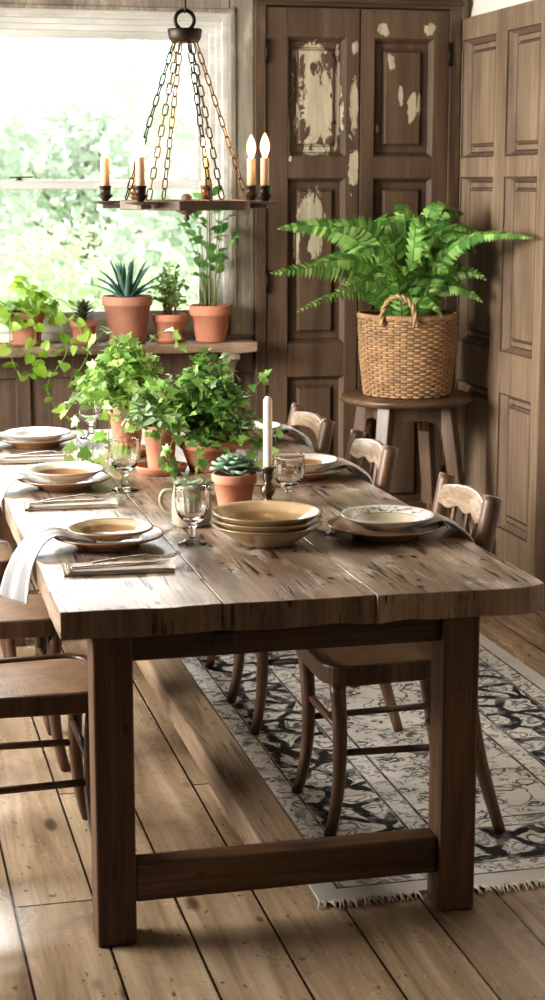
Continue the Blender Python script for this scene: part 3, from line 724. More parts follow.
# pothos on the shelf
t = potted('trailing_pothos', 'terracotta pot of trailing light green pothos at left end of window shelf', (.697, SY, SZ+.006), .078, .058, .135, 'terra_old', group='potted plants on the window shelf')
m = MB(); O = Vector((.697, SY, SZ+.006))
bush(m, (0,0,.125), .14, .13, 22, .060, 'heart', 2, .7, r=.0018, seg=6)
def pv(*pts): return [Vector(p) - O for p in pts]
vines = [
 pv((.70,7.18,1.10),(.76,7.10,1.13),(.82,7.03,1.04),(.84,7.03,.94),(.80,7.04,.87),(.76,7.05,.80),(.78,7.05,.72),(.84,7.03,.66),(.90,7.02,.69),(.95,7.01,.68)),
 pv((.66,7.18,1.10),(.62,7.07,1.10),(.61,7.04,.99),(.62,7.04,.90),(.64,7.05,.86),(.69,7.05,.84),(.73,7.05,.90),(.75,7.05,.95)),
 pv((.72,7.18,1.10),(.84,7.10,1.09),(.90,7.04,1.03),(.93,7.03,.94),(.90,7.04,.87),(.86,7.05,.82),(.91,7.04,.81),(.95,7.04,.84)),
 pv((.74,7.2,1.10),(.82,7.14,1.15),(.88,7.08,1.10),(.90,7.06,1.02),(.88,7.05,.96)),
 pv((.68,7.16,1.10),(.70,7.06,1.10),(.715,7.03,1.02),(.70,7.03,.93),(.71,7.04,.86)),
 pv((.64,7.2,1.10),(.56,7.14,1.15),(.50,7.08,1.08),(.50,7.06,.98)),
]
for v in vines: vine(m, v, .0026, 4, .062, 'heart', spread=.9, upb=.2)
m.build('foliage', [M['pothos'], M['stem']], t)
saucer('small saucer under the pothos pot on window shelf', (.697, SY, SZ), .075, .014)
# dark succulent
t = potted('potted_succulent', 'small terracotta pot with dark spiky succulent on window shelf left of agave', (.938, SY, SZ+.006), .058, .042, .088, 'terra', group='potted plants on the window shelf')
m = MB()
for k in range(34):
    a = k*2.399; e = .15 + 1.2*(1 - k/34)*.8; s = .085*(.6 + .4*(k/34)) if k < 17 else .07
    leaf(m, (0,0,.085 + .0012*k), (cos(a)*cos(1.35-e), sin(a)*cos(1.35-e), .35 + sin(1.35-e)*.9), (0,0,1), s, 'lance', 0, .5, .25, 1.5)
m.build('foliage', M['succ_dark'], t)
saucer('small saucer under the dark succulent on window shelf', (.938, SY, SZ), .056, .014)
# agave
t = potted('potted_agave', 'large terracotta pot with spiky blue-green agave at middle of window shelf', (1.125, SY-.01, SZ), .107, .074, .20, 'terra_old', .2, group='potted plants on the window shelf')
m = MB()
def blade(m, base, tip, w, sag, mat=0):
    base, tip = Vector(base), Vector(tip); d = tip-base; s = d.cross(Vector((0,0,1))).normalized(); nn = s.cross(d).normalized(); rows = []
    for i in range(9):
        q = i/8; ww = w*(.75 + .5*q)*(1-q)**.75 if q < 1 else 0
        c = base + d*q + Vector((0,0,sag*sin(pi*q)))
        rows.append([c - s*ww + nn*ww*.5, c - s*ww*.5 + nn*ww*.1, c, c + s*ww*.5 + nn*ww*.1, c + s*ww + nn*ww*.5])
    m.grid(rows, mat)
for k in range(20):
    a = k*2.399 + .4; q = k/19; el = R(16 + 66*q); l = .225*(1-.25*q)*rnd.uniform(.85, 1.05)
    blade(m, (cos(a)*.02, sin(a)*.02, .185), (cos(a)*cos(el)*l, sin(a)*cos(el)*l, .185 + sin(el)*l), .017, .012)
m.build('foliage', M['agave'], t, solid=.003)
# jade bush
t = potted('potted_jade', 'terracotta pot with small-leaved bushy plant between agave and tall plant', (1.310, SY, SZ+.007), .073, .052, .112, 'terra', .28, group='potted plants on the window shelf')
m = MB(); bush(m, (0,0,.10), .10, .19, 34, .024, 'round', 1, .1, r=.0022, seg=8, r0=.03); m.build('foliage', [M['jade'], M['stem_brown']], t)
saucer('shallow saucer under the small-leaved bushy plant on window shelf', (1.310, SY, SZ), .07, .016)
# tall plant
t = potted('tall_leafy_plant', 'terracotta pot with tall upright leafy plant at right end of window shelf', (1.487, SY-.01, SZ), .091, .064, .155, 'terra', .28, group='potted plants on the window shelf')
m = MB()
for a, rr, hh, n in ((.3,.05,.42,7),(1.4,.03,.46,8),(2.5,.06,.38,7),(3.4,.09,.34,6),(4.4,.04,.43,8),(5.4,.08,.40,7),(0.0,.1,.30,5),(2.0,.02,.48,8),(3.0,.12,.36,6)):
    p = bez((cos(a)*.02, sin(a)*.02, .14), (cos(a)*.03, sin(a)*.03, .14+hh*.4), (cos(a)*rr*.6, sin(a)*rr*.6, .14+hh*.8), (cos(a)*rr, sin(a)*rr, .14+hh), 10)
    stem_leaves(m, p, .0034, 1, .062, 'ovate', 0, 1, 3, .9, .5, .12, .3, 1.1)
m.build('foliage', [M['tallleaf'], M['stem']], t)

# table centre plants
ZT = .7605
def tpos(x, y): return (x, y, ZT)
t = potted('potted_ivy', 'wide terracotta bowl pot of bushy dark green ivy in middle of table', tpos(1.035, 5.05), .092, .062, .098, 'terra', .3, group='terracotta potted ivies on the table')
m = MB(); bush(m, (0,0,.085), .165, .245, 130, .029, 'ivy', 1, .42, r=.0014, seg=8, r0=.05)
O = Vector((1.035, 5.05, ZT))
for v in (pv((1.06,5.0,.86),(1.10,4.97,.97),(1.16,4.95,1.03),(1.185,4.94,1.06)), pv((1.06,5.0,.86),(1.15,4.96,.92),(1.20,4.92,.90),(1.215,4.90,.82)), pv((1.0,4.98,.86),(.985,4.93,.88),(.99,4.92,.83),(.975,4.93,.79)),
          pv((.98,5.0,.86),(.92,4.93,.90),(.88,4.90,.84),(.89,4.88,.79)), pv((.97,5.0,.86),(.90,4.95,.93),(.86,4.92,.87),(.865,4.90,.81)), pv((1.08,5.0,.86),(1.14,4.93,.87),(1.15,4.90,.82),(1.13,4.89,.78))):
    vine(m, v, .0018, 3, .040, 'ivy', spread=.8, upb=.2)
m.build('foliage', [M['ivy_dark'], M['stem']], t)
t = potted('potted_ivy', 'tall terracotta pot of grey-green sage and ivy left of the wide ivy bowl', (.880, 5.03, ZT+.006), .056, .038, .142, 'terra', .22, group='terracotta potted ivies on the table')
m = MB(); bush(m, (0,0,.135), .11, .14, 18, .042, 'ovate', 1, .4, r=.0016, seg=6, r0=.03, lm=2)
bush(m, (0,0,.135), .10, .16, 26, .034, 'ivy', 1, .5, r=.0014, seg=6, r0=.03)
m.build('foliage', [M['ivy'], M['stem'], M['sage']], t)
saucer('wide terracotta saucer under the tall sage pot on table', (.880, 5.03, ZT), .082, .026)
t = potted('potted_ivy', 'farthest terracotta pot on table, overflowing with bright green trailing ivy', (.835, 5.40, ZT+.006), .062, .042, .165, 'terra_old', .22, group='terracotta potted ivies on the table')
m = MB(); bush(m, (0,0,.155), .19, .20, 84, .033, 'ivy', 1, .45, r=.0014, seg=8, r0=.04)
O = Vector((.835, 5.40, ZT+.006))
for v in (pv((.82,5.36,.93),(.74,5.30,1.0),(.67,5.26,.98),(.62,5.24,.93)), pv((.81,5.36,.93),(.74,5.25,.96),(.70,5.18,.88),(.69,5.15,.80),(.70,5.10,.775)), pv((.81,5.36,.93),(.76,5.22,.93),(.73,5.10,.84),(.72,5.05,.79),(.69,4.97,.775)),
          pv((.80,5.38,.93),(.70,5.32,.95),(.66,5.28,.88),(.655,5.25,.81),(.65,5.2,.775)), pv((.84,5.4,.93),(.80,5.36,1.12),(.77,5.34,1.17),(.72,5.33,1.13)), pv((.85,5.4,.93),(.90,5.36,1.12),(.96,5.34,1.16),(1.0,5.32,1.12)), pv((.80,5.34,.93),(.79,5.2,.90),(.77,5.12,.82),(.75,5.10,.78))):
    vine(m, v, .0018, 3, .045, 'ivy', spread=.8, upb=.2)
m.build('foliage', [M['ivy'], M['stem']], t)
saucer('terracotta saucer under the farthest ivy pot on table', (.835, 5.40, ZT), .078, .024)
# rosette succulent
t = potted('potted_succulent', 'small terracotta pot with pale green rosette succulent behind the bowl stack', tpos(.985, 4.47), .062, .046, .088, 'terra', .3)
m = MB()
for k in range(40):
    a = k*2.399; q = k/39; el = R(8 + 70*q); l = .078*(1-.55*q)
    rows = []; d = Vector((cos(a)*cos(el), sin(a)*cos(el), sin(el))); s = Vector((-sin(a), cos(a), 0)); nn = s.cross(d)
    b = Vector((0,0,.083 + .022*q))
    for i in range(7):
        p = i/6; w = .020*(1-.4*q)*(sin(pi*min(1, p*.72 + .13))**.8)*(1 if p < 1 else .05)
        c = b + d*(l*p) - nn*(.012*sin(pi*p)*.6) + nn*.0
        rows.append([c - s*w + nn*-.004, c - s*w*.5 + nn*.004, c + nn*.001, c + s*w*.5 + nn*.004, c + s*w + nn*-.004])
    m.grid(rows)
m.build('foliage', M['succ'], t, solid=.004)

# ------------------------------------------------------------------ tableware
def make_plate(name, label, cat, loc, r, mat, h=.022, well=.66, group=None, foot=.55):
    m = MB()
    m.lathe([(0,.004),(r*foot-.004,.004),(r*foot-.002,0),(r*foot+.002,0),(r*foot+.004,.004),(r*well*1.02,h*.38),(r*.985,h*.92),(r,h),(r*.985,h+.003),(r*.94,h+.0005),(r*well*1.02,h*.38+.008),(r*well*.95,.010),(0,.0085)], 64)
    o = m.build(name, mat); o.location = loc; return tag(o, label, cat, group)
MP = {
 'under': ceramic('brown stoneware plate', (160, 120, 90), (198, 170, 142), (188, 158, 128), .135),
 'upA': ceramic('beige stoneware plate', (176, 150, 118), (196, 174, 142), (150, 120, 86), .10),
 'upB': ceramic('white rimmed bowl glaze', (206, 196, 180), (222, 215, 202), (158, 120, 88), .11),
 'upC': ceramic('white glazed plate', (214, 208, 198), (226, 222, 214), (206, 198, 186), .11),
 'upR': ceramic('cream bowl with blue sprigs', (206, 198, 180), (214, 209, 196), (196, 184, 160), .118, (84, 90, 96)),
 'stack': ceramic('olive beige stoneware', (176, 150, 114), (190, 164, 128), (164, 134, 98), .136),
}
UP = 'brown-rimmed dinner plates at the place settings'; TOP = 'smaller plates resting on the dinner plates'
pl = [('near left', .572, 4.02, .135), ('middle left', .565, 4.85, .135), ('far left', .568, 5.66, .135), ('near right', 1.262, 3.975, .148), ('middle right', 1.270, 4.86, .146), ('far right', 1.28, 5.60, .146)]
up = {'near left': ('upA', .104, 'beige plate with tan centre'), 'middle left': ('upB', .112, 'white-rimmed bowl with brown centre'), 'far left': ('upC', .112, 'plain white small plate'),
      'near right': ('upR', .118, 'cream bowl with blue-grey sprigs'), 'middle right': ('upB', .114, 'white-rimmed shallow bowl'), 'far right': ('upC', .114, 'plain white small bowl')}
first = None
where = {'near left': 'at the nearest left place under a beige plate', 'middle left': 'at the middle left place', 'far left': 'at the far left place under a white plate',
         'near right': 'at the nearest right place under a sprigged bowl', 'middle right': 'at the middle right place beside the slatted middle chair', 'far right': 'at the far right place behind the candle'}
for nm, x, y, r in pl:
    make_plate('dinner_plate', 'wide brown stoneware dinner plate ' + where[nm], 'plate', (x, y, ZT), r, MP['under'], .030, .62, UP)
    k, r2_, d = up[nm]
    make_plate('small_plate' if 'plate' in d else 'shallow_bowl', d + ' on the brown plate, ' + where[nm].split(' under')[0].split(' by')[0].split(' beside')[0].replace('at the', 'at'), 'plate' if 'plate' in d else 'bowl', (x+.004, y-.004, ZT+.0225), r2_, MP[k], .024 if 'plate' in d else .032, .66, TOP, .5)

# napkins draped from under the upper plates
def ribbon(name, label, path, widths, dirs, mat, waves=3, amp=.006, group=None, seed=0):
    P = spline(path, 8); k = len(P); m = MB(); N = 16; rows = []; ac = []
    for i, p in enumerate(P):
        q = i/(k-1); w = widths[0] + (widths[1]-widths[0])*q; d = Vector(dirs[0]).lerp(Vector(dirs[1]), q).normalized()
        tg = (P[min(i+1, k-1)] - P[max(i-1, 0)]).normalized(); nn = tg.cross(d).normalized(); row = []
        for j in range(N+1):
            s = j/N - .5; a = amp*(.35 + q)*sin(2*pi*waves*(s + .5) + seed) + .002*noise.noise((s*8, q*5, seed))
            row.append(p + d*(s*w) + nn*a); ac.append(j/N)
        rows.append(row)
    m.grid(rows); o = m.build(name, mat, solid=.0022)
    at = o.data.attributes.new('across', 'FLOAT', 'POINT'); at.data.foreach_set('value', ac)
    return tag(o, label, 'napkin', group)
NG = 'grey linen napkins tucked between plates'
# left settings hang over the left table edge (x = .385)
for i, (nm, x, y) in enumerate((('near left', .572, 4.02), ('middle left', .565, 4.85), ('far left', .568, 5.66))):
    lab = ['nearest grey linen napkin hanging over the left table edge', 'grey linen napkin at the middle left place curving over the edge', 'grey linen napkin at the far left place under the white plate'][i]
    ribbon('linen_napkin', lab, [(x-.03, y+.005, ZT+.0185), (x-.085, y+.002, ZT+.030), (x-.125, y-.004, ZT+.042), (x-.162, y-.018, ZT+.038), (x-.196, y-.045, ZT+.014), (x-.226, y-.075, ZT-.035), (x-.244, y-.105, ZT-.095)], (.09, .125), ((.1, 1, 0), (-.45, .9, 0)), M['linen'], 2, .0045, NG, i)
for i, (nm, x, y) in enumerate((('near right', 1.262, 3.975), ('middle right', 1.270, 4.86), ('far right', 1.28, 5.60))):
    lab = ['nearest grey linen napkin draped over the right table edge', 'grey linen napkin at the middle right place hanging towards the chair', 'grey linen napkin at the far right place behind the candle'][i]
    ribbon('linen_napkin', lab, [(x+.03, y+.01, ZT+.020), (x+.085, y+.010, ZT+.034), (x+.13, y+.008, ZT+.044), (x+.155, y+.0, ZT+.036), (x+.178, y-.01, ZT+.020), (x+.198, y-.02, ZT-.004), (x+.208, y-.03, ZT-.06)], (.10, .16), ((-.1, 1, 0), (-.05, 1, 0)), M['linen_lightened'], 2, .0045, NG, i+4)

# folded napkins with fork and knife
def make_folded(label, loc, rz):
    t = thing('folded_napkin', label, 'napkin', loc, rz, 'folded beige napkins under the cutlery'); m = MB()
    w, d = .25, .105
    for k, (a, b, z0, z1) in enumerate(((0, 0, .0008, .0045), (.008, .006, .0048, .0082), (.012, .02, .0085, .0115))):
        n = 14; top, bo = [], []
        for i in range(n+1):
            u = i/n; x = -w/2 + a + (w-a)*u
            e0, e1 = -d/2 + .003*noise.noise((x*20, k, 0)), d/2 - b + .004*noise.noise((x*15, k, 5))
            top.append([(x, e0, z1), (x, (e0+e1)/2, z1 + .0008*noise.noise((x*30, 2, k))), (x, e1, z1)]); bo.append([(x, e0, z0), (x, (e0+e1)/2, z0), (x, e1, z0)])
        m.grid(list(reversed(top))); m.grid(bo)
        m.grid([[top[i][0], bo[i][0]] for i in range(n+1)]); m.grid([[bo[i][2], top[i][2]] for i in range(n+1)])
        m.grid([bo[0], top[0]]); m.grid([top[-1], bo[-1]])
    o = m.build('napkin_cloth', M['linen_beige'], t, .0018, weld=True); return t
def make_fork(label, loc, rz):
    m = MB(); rows = []
    for x, w, z in ((-.10,.006,.002),(-.095,.008,.002),(-.06,.0055,.004),(-.02,.0032,.006),(.02,.0032,.007),(.035,.006,.005),(.045,.011,.003),(.058,.0115,.002)):
        rows.append([(x*1.08,-w*1.25,z*1.6),(x*1.08,0,z*1.6+.0012),(x*1.08,w*1.25,z*1.6)])
    m.grid(rows)
    for k in range(4):
        y = -.0095 + .00633*k
        m.grid([[((.058+.042*q)*1.08, (y-.0021*(1-.5*q))*1.25, .003+.012*q*q-.003*q), ((.058+.042*q)*1.08, (y+.0021*(1-.5*q))*1.25, .003+.012*q*q-.003*q)] for q in (0,.25,.5,.75,1)])
    o = m.build('fork', M['silver'], solid=.0018); o.location = loc; o.rotation_euler = (0,0,rz); return tag(o, label, 'fork', 'forks laid on folded napkins')
def make_knife(label, loc, rz):
    m = MB(); rows = []
    for x, a, b, z in ((-.105,-.005,.005,.002),(-.10,-.0075,.0075,.0022),(-.05,-.006,.006,.003),(-.01,-.0042,.0042,.003),(0,-.006,.006,.0025),(.05,-.009,.0055,.002),(.085,-.0085,.0055,.002),(.10,-.004,.0055,.002),(.106,.002,.005,.002)):
        rows.append([(x,a,z),(x,(a+b)/2,z+.0008),(x,b,z)])
    m.grid(rows); o = m.build('knife', M['silver'], solid=.0018); o.location = loc; o.rotation_euler = (0,0,rz); return tag(o, label, 'knife', 'knives laid on folded napkins')
NZ = ZT + .0135
f0 = make_folded('folded beige napkin with fork and knife at nearest left place', (.555, 3.76, ZT), -.06)
dup(f0, 'folded beige napkin with fork and knife in front of middle left plate', (.545, 4.565, ZT), -.04)
dup(f0, 'folded beige napkin with fork and knife in front of far left plate', (.535, 5.36, ZT), -.03)
k0 = make_fork('fork on folded napkin at nearest left place', (.60, 3.78, NZ+.001), .14)
def cp(o, label, loc, rz):
    c = o.copy(); COL.objects.link(c); c.location = loc; c.rotation_euler = (0,0,rz); c['label'] = label
cp(k0, 'fork on folded napkin in front of middle left plate', (.57, 4.58, NZ), .18)
cp(k0, 'fork on folded napkin in front of far left plate', (.56, 5.375, NZ), .16)
n0 = make_knife('knife on folded napkin at nearest left place', (.55, 3.745, NZ), .06)
cp(n0, 'knife on folded napkin in front of middle left plate', (.535, 4.55, NZ), .08)
cp(n0, 'knife on folded napkin in front of far left plate', (.53, 5.345, NZ), .05)
o = make_knife('knife lying on bare wood left of the sprigged bowl setting', (1.085, 4.09, ZT+.001), -.55); o['group'] = 'loose cutlery beside right plates'
cp(o, 'knife lying on bare wood beside the middle right plate', (1.12, 4.72, ZT+.001), -.3)
o = make_fork('fork lying on bare wood left of the sprigged bowl setting', (1.07, 4.06, ZT+.001), -.45); o['group'] = 'loose cutlery beside right plates'

# stack of three bowls
for k in range(3):
    lab = ['lowest of three stacked olive-beige bowls at front of table', 'middle one of three stacked olive-beige bowls', 'top one of three stacked olive-beige bowls, open and empty'][k]
    m = MB(); r = .136
    m.lathe([(0,.004),(.060,.004),(.062,0),(.068,0),(.071,.005),(.098,.022),(.124,.040),(.134,.046),(.1362,.049),(.1345,.0515),(.124,.0475),(.096,.030),(.066,.0135),(0,.011)], 64)
    o = m.build('serving_bowl', MP['stack']); o.location = (.955, 3.965, ZT + .0148*k); o.rotation_euler = (0, 0, k*1.1); tag(o, lab, 'bowl', 'stacked serving bowls')

# goblets
def goblet(label, loc, s=1.0):
    m = MB()
    prof = [(0,0),(.036,0),(.037,.0025),(.030,.006),(.012,.011),(.008,.018),(.0115,.026),(.0075,.034),(.0095,.042),(.013,.050),(.026,.060),(.036,.074),(.0415,.092),(.043,.112),(.0427,.130),(.0427,.1375),(.0427,.1385),(.0424,.1395),(.0419,.1398),(.0414,.1395),(.0411,.1385),(.0411,.1375),(.0409,.130),(.0403,.112),(.0385,.093),(.033,.077),(.022,.066),(.010,.061),(0,.060)]
    def wv(a, i): return 1 + (.022*abs(cos(9*a)) if 10 <= i <= 13 else (.02*cos(8*a) if 4 <= i <= 9 else 0))
    m.lathe([(r*s, z*s) for r, z in prof], 72, wave=wv); o = m.build('goblet', M['glass']); o.location = loc; return tag(o, label, 'glass', 'cut glass goblets on the table')
goblet('nearest cut glass goblet, standing in front of the stoneware mug', (.775, 3.995, ZT))
goblet('cut glass goblet beside the middle left plate, in front of trailing ivy', (.728, 4.76, ZT), 1.05)
goblet('farthest cut glass goblet, at the back left among ivy vines', (.770, 5.80, ZT), 1.05)
goblet('cut glass goblet just right of the pewter candlestick', (1.122, 4.41, ZT), 1.02)
# candlestick and candle
m = MB(); m.lathe([(0,0),(.044,0),(.045,.004),(.040,.008),(.020,.014),(.012,.022),(.010,.030),(.016,.038),(.021,.048),(.020,.058),(.012,.066),(.009,.074),(.013,.080),(.014,.092),(.013,.102),(.021,.110),(.022,.113),(.0165,.115),(.0135,.113),(.0135,.098),(0,.098)], 36)
o = m.build('candlestick', M['pewter']); o.location = (1.062, 4.40, ZT); tag(o, 'tarnished pewter candlestick behind the bowl stack, holding an ivory candle', 'candlestick')
t = thing('taper_candle', 'unlit tall ivory candle standing in the pewter candlestick', 'candle', (1.062, 4.40, ZT+.0985))
m = MB(); m.lathe([(0,0),(.0125,0),(.0125,.02),(.0122,.190),(.0118,.197),(.007,.205),(.003,.207),(0,.207)], 28); m.build('wax', M['candle'], t)
m = MB(); m.tube([(0,0,.206),(.0006,0,.212),(.002,0,.217)], .0011, 6); m.build('wick', M['wick'], t)
# mug with sprigs
t = thing('stoneware_mug', 'speckled beige stoneware mug with sprigs behind the nearest goblet', 'mug', (.818, 4.225, ZT), .0)
m = MB(); m.lathe([(0,0),(.044,0),(.049,.004),(.052,.03),(.051,.07),(.046,.098),(.046,.104),(.043,.104),(.043,.098),(.047,.07),(.047,.012),(0,.010)], 40); m.build('cup', M['mug'], t)
m = MB(); a = 2.75; ux, uy = cos(a), sin(a)
m.tube(spline([(ux*.046, uy*.046, .090),(ux*.072, uy*.072, .086),(ux*.082, uy*.082, .062),(ux*.070, uy*.070, .036),(ux*.049, uy*.049, .028)], 5), .0058, 8); m.build('handle', M['mug'], t)
m = MB(); bush(m, (0,0,.06), .055, .075, 22, .024, 'lance', 1, .2, r=.001, seg=5, r0=.03, wid=1.6); o = m.build('mug_sprigs', [M['sage'], M['stem']]); o.location = (.818, 4.225, ZT); tag(o, 'small grey-green sprigs standing in the stoneware mug', 'plant')

# ------------------------------------------------------------------ stool, basket, fern
SX, SYY = 2.285, 6.93
st = thing('round_stool', 'round dark oak stool with splayed legs in the corner under the fern basket', 'stool', (SX, SYY, 0), .03)
SH = .735
m = MB(); m.lathe([(0,SH-.036),(.262,SH-.036),(.278,SH-.030),(.285,SH-.018),(.281,SH-.006),(.268,SH),(0,SH)], 72); m.build('stool_top', M['stool_top'], st)
for k in range(4):
    a = pi/4 + k*pi/2; m = MB(); m.bar((cos(a)*.30, sin(a)*.30, 0), (cos(a)*.19, sin(a)*.19, SH-.037), .045, .045, 0, (-sin(a), cos(a), 0), .062, .062); m.build('leg', M['stool'], st, .005)
for k in range(4):
    a = k*pi/2; hw = .142
    Mx = Matrix.Rotation(a, 4, 'Z') @ Matrix(((0,0,1,.125),(1,0,0,0),(0,1,0,SH-.037),(0,0,0,1)))
    arch = [(-hw,0),(-hw,-.15),(-hw+.03,-.15)] + [(-(hw-.03)*cos(pi*q/12), -.15 + .085*sin(pi*q/12)**.6) for q in range(1, 12)] + [(hw-.03,-.15),(hw,-.15),(hw,0)]
    m = MB(); m.prism(list(reversed(arch)), 0, .024, 0, Mx); m.build('apron', M['stool'], st, .003)
for k in range(4):
    a = pi/4 + k*pi/2; b = a + pi/2; r = .262
    m = MB(); m.bar((cos(a)*r, sin(a)*r, .2), (cos(b)*r, sin(b)*r, .2), .022, .03); m.build('stretcher', M['stool'], st, .003)
# wicker basket
BX, BY, BZ, BH = 2.278, 6.90, SH+.001, .335
bk = thing('wicker_basket', 'woven willow basket with looped handles on the round stool', 'basket', (BX, BY, BZ), 0)
NS = 46; r0, r1 = .178, .206
def brad(z): q = z/BH; return r0 + (r1-r0)*q + .006*sin(pi*q)
m = MB()
for k in range(NS):
    a = 2*pi*k/NS
    m.tube([(cos(a)*brad(z), sin(a)*brad(z), z) for z in [BH*i/8 for i in range(9)]], .0036, 6, 1)
rowsN = 30
for rI in range(rowsN):
    z = .008 + (BH-.014)*rI/(rowsN-1); pts = []
    for k in range(NS*4):
        a = 2*pi*k/(NS*4); off = .0062*cos(NS*a/1.0*.5*2/2 + rI*pi) if False else .0050*cos(pi*k/4 + rI*pi)
        rr = brad(z) + off; zz = z + .0012*noise.noise((cos(a)*9, sin(a)*9, rI))
        pts.append((cos(a)*rr, sin(a)*rr, zz))
    m.tube(pts, .0056, 6, 0, True)
m.lathe([(0,.004),(r0-.008,.004),(r0-.012,.012),(0,.012)], 40, mat=1)
m.build('basket_body', [M['wicker'], M['wicker_dark']], bk)
m = MB()
for ph in (0, 2*pi/3, 4*pi/3):
    pts = []
    for k in range(150):
        a = 2*pi*k/150; rr = brad(BH) + .007*cos(30*a + ph); pts.append((cos(a)*rr, sin(a)*rr, BH + .004 + .007*sin(30*a + ph)))
    m.tube(pts, .0058, 6, 0, True)
m.build('rim', M['wicker'], bk)
for a0 in (-pi/2 - .50, pi/2 - .50):
    m = MB(); core = []
    c = Vector((cos(a0), sin(a0), 0)); s = Vector((-sin(a0), cos(a0), 0))
    for k in range(41):
        q = k/40; x = -.072*cos(pi*q); z = BH - .03 + .125*sin(pi*q)**.75
        core.append(c*(brad(BH)+.013 - .012*abs(cos(pi*q))*0) + s*x + Vector((0,0,z)))
    for ph in (0, pi):
        pts = []
        for i, p in enumerate(core):
            t1 = (core[min(i+1,40)] - core[max(i-1,0)]).normalized(); n1 = c; b1 = t1.cross(n1)
            pts.append(p + (n1*cos(i*.75+ph) + b1*sin(i*.75+ph))*.0055)
        m.tube(pts, .0062, 7)
    m.build('handle', M['wicker'], bk)
# fern
fr = thing('boston_fern', 'large bright green fern arching out of the wicker basket', 'fern', (BX, BY, BZ+.10), 0)
m = MB(); m.lathe([(0,0),(.13,0),(.155,.19),(.148,.19),(.145,.17),(0,.17)], 30); m.build('inner_pot', M['terra_old'], fr)
def frond(m, p0, p1, p2, p3, W_, nseg=34, roll=0.0):
    P = bez(p0, p1, p2, p3, nseg); k = len(P)
    m.tube(P, [.0030*(1-.75*i/k) for i in range(k)], 5, 1)
    for i in range(3, k):
        q = i/(k-1); t_ = (P[min(i+1,k-1)] - P[i-1]).normalized()
        s = t_.cross(Vector((-.25,-.75,.65)))
        if s.length < .15: s = t_.cross(Vector((0,0,1)))
        s.normalize(); nn = s.cross(t_).normalized()
        Rm = Matrix.Rotation(roll, 3, t_); s = Rm @ s; nn = Rm @ nn
        L_ = W_*(min(1, q/.22)**.7)*(1-q**2.2)**.85 + .006
        for sd in (-1, 1):
            d = (s*sd + t_*.28 + nn*(-.20) + rv(.08)).normalized(); b = P[i]; w = L_*.5*min(1, (P[2]-P[1]).length/ (L_*.5) * .52)
            w = (P[2]-P[1]).length*.34
            a1 = b + t_*w*.8; a0 = b - t_*w*.8; mid = b + d*L_*.55 - nn*L_*.03; tip = b + d*L_ + t_*w*.4 - nn*L_*.18
            m.add([a0, a1, mid + t_*w*.95, tip, mid - t_*w*.75], [(0,1,2,4),(4,2,3)], 0, False)
O = Vector((BX, BY, BZ+.10))
def fx(x, y, z): return Vector((x,y,z)) - O
m = MB(); B0 = Vector((0,0,.16))
tips = [((1.655,6.78,1.265),.30,.085), ((1.745,6.70,1.115),.16,.055), ((1.73,6.95,1.44),.36,.08), ((1.80,6.70,1.30),.26,.075), ((1.92,6.85,1.44),.36,.08), ((2.18,7.05,1.47),.40,.09), ((2.44,6.88,1.53),.36,.055),
        ((2.53,6.95,1.50),.34,.065), ((2.49,6.75,1.41),.28,.055), ((2.59,6.32,1.415),.25,.055), ((2.33,6.62,1.09),.30,.05), ((2.55,6.75,1.14),.22,.06), ((1.86,6.62,1.17),.26,.06), ((2.04,6.6,1.22),.30,.065),
        ((2.2,6.62,1.28),.34,.06), ((2.36,6.65,1.27),.32,.06), ((2.1,7.0,1.40),.36,.08), ((1.90,6.98,1.30),.30,.085), ((2.36,7.05,1.42),.36,.08), ((2.50,7.05,1.30),.28,.075), ((2.55,6.85,1.23),.24,.065), ((2.0,6.72,1.35),.34,.075), ((2.12,6.78,1.40),.36,.06)]
for (tx, ty, tz), lift, wdt in tips:
    e = fx(tx, ty, tz); h = Vector((e.x, e.y, 0)); hl = h.length; hd = h.normalized() if hl > .01 else Vector((0,-1,0))
    s0 = B0 + hd*rnd.uniform(.02, .07)
    up1 = max(.10, e.z - .16 + .12)
    frond(m, s0, s0 + Vector((hd.x*hl*.10, hd.y*hl*.10, up1*.75 + .05)), e - hd*hl*.40 + Vector((0,0, .10 if e.z < .40 else .03)), e, wdt, int(14 + 40*(e-s0).length), rnd.uniform(-.5, .5))
for k in range(36):
    a = rnd.uniform(0, 6.283); l = rnd.uniform(.18, .42); z = rnd.uniform(.22, .60 - .35*l)
    e = Vector((cos(a)*l*.95, min(sin(a)*l, .36), .16+z)); e.x = min(e.x, .27); hd = Vector((cos(a), sin(a), 0)); s0 = B0 + hd*rnd.uniform(0, .09)
    frond(m, s0, s0 + hd*l*.1 + Vector((0,0,z*.8+.03)), e - hd*l*.35 + Vector((0,0,.09)), e, rnd.uniform(.045, .065), 24, rnd.uniform(-.4, .4))
m.build('fronds', [M['fern'], M['rachis']], fr)

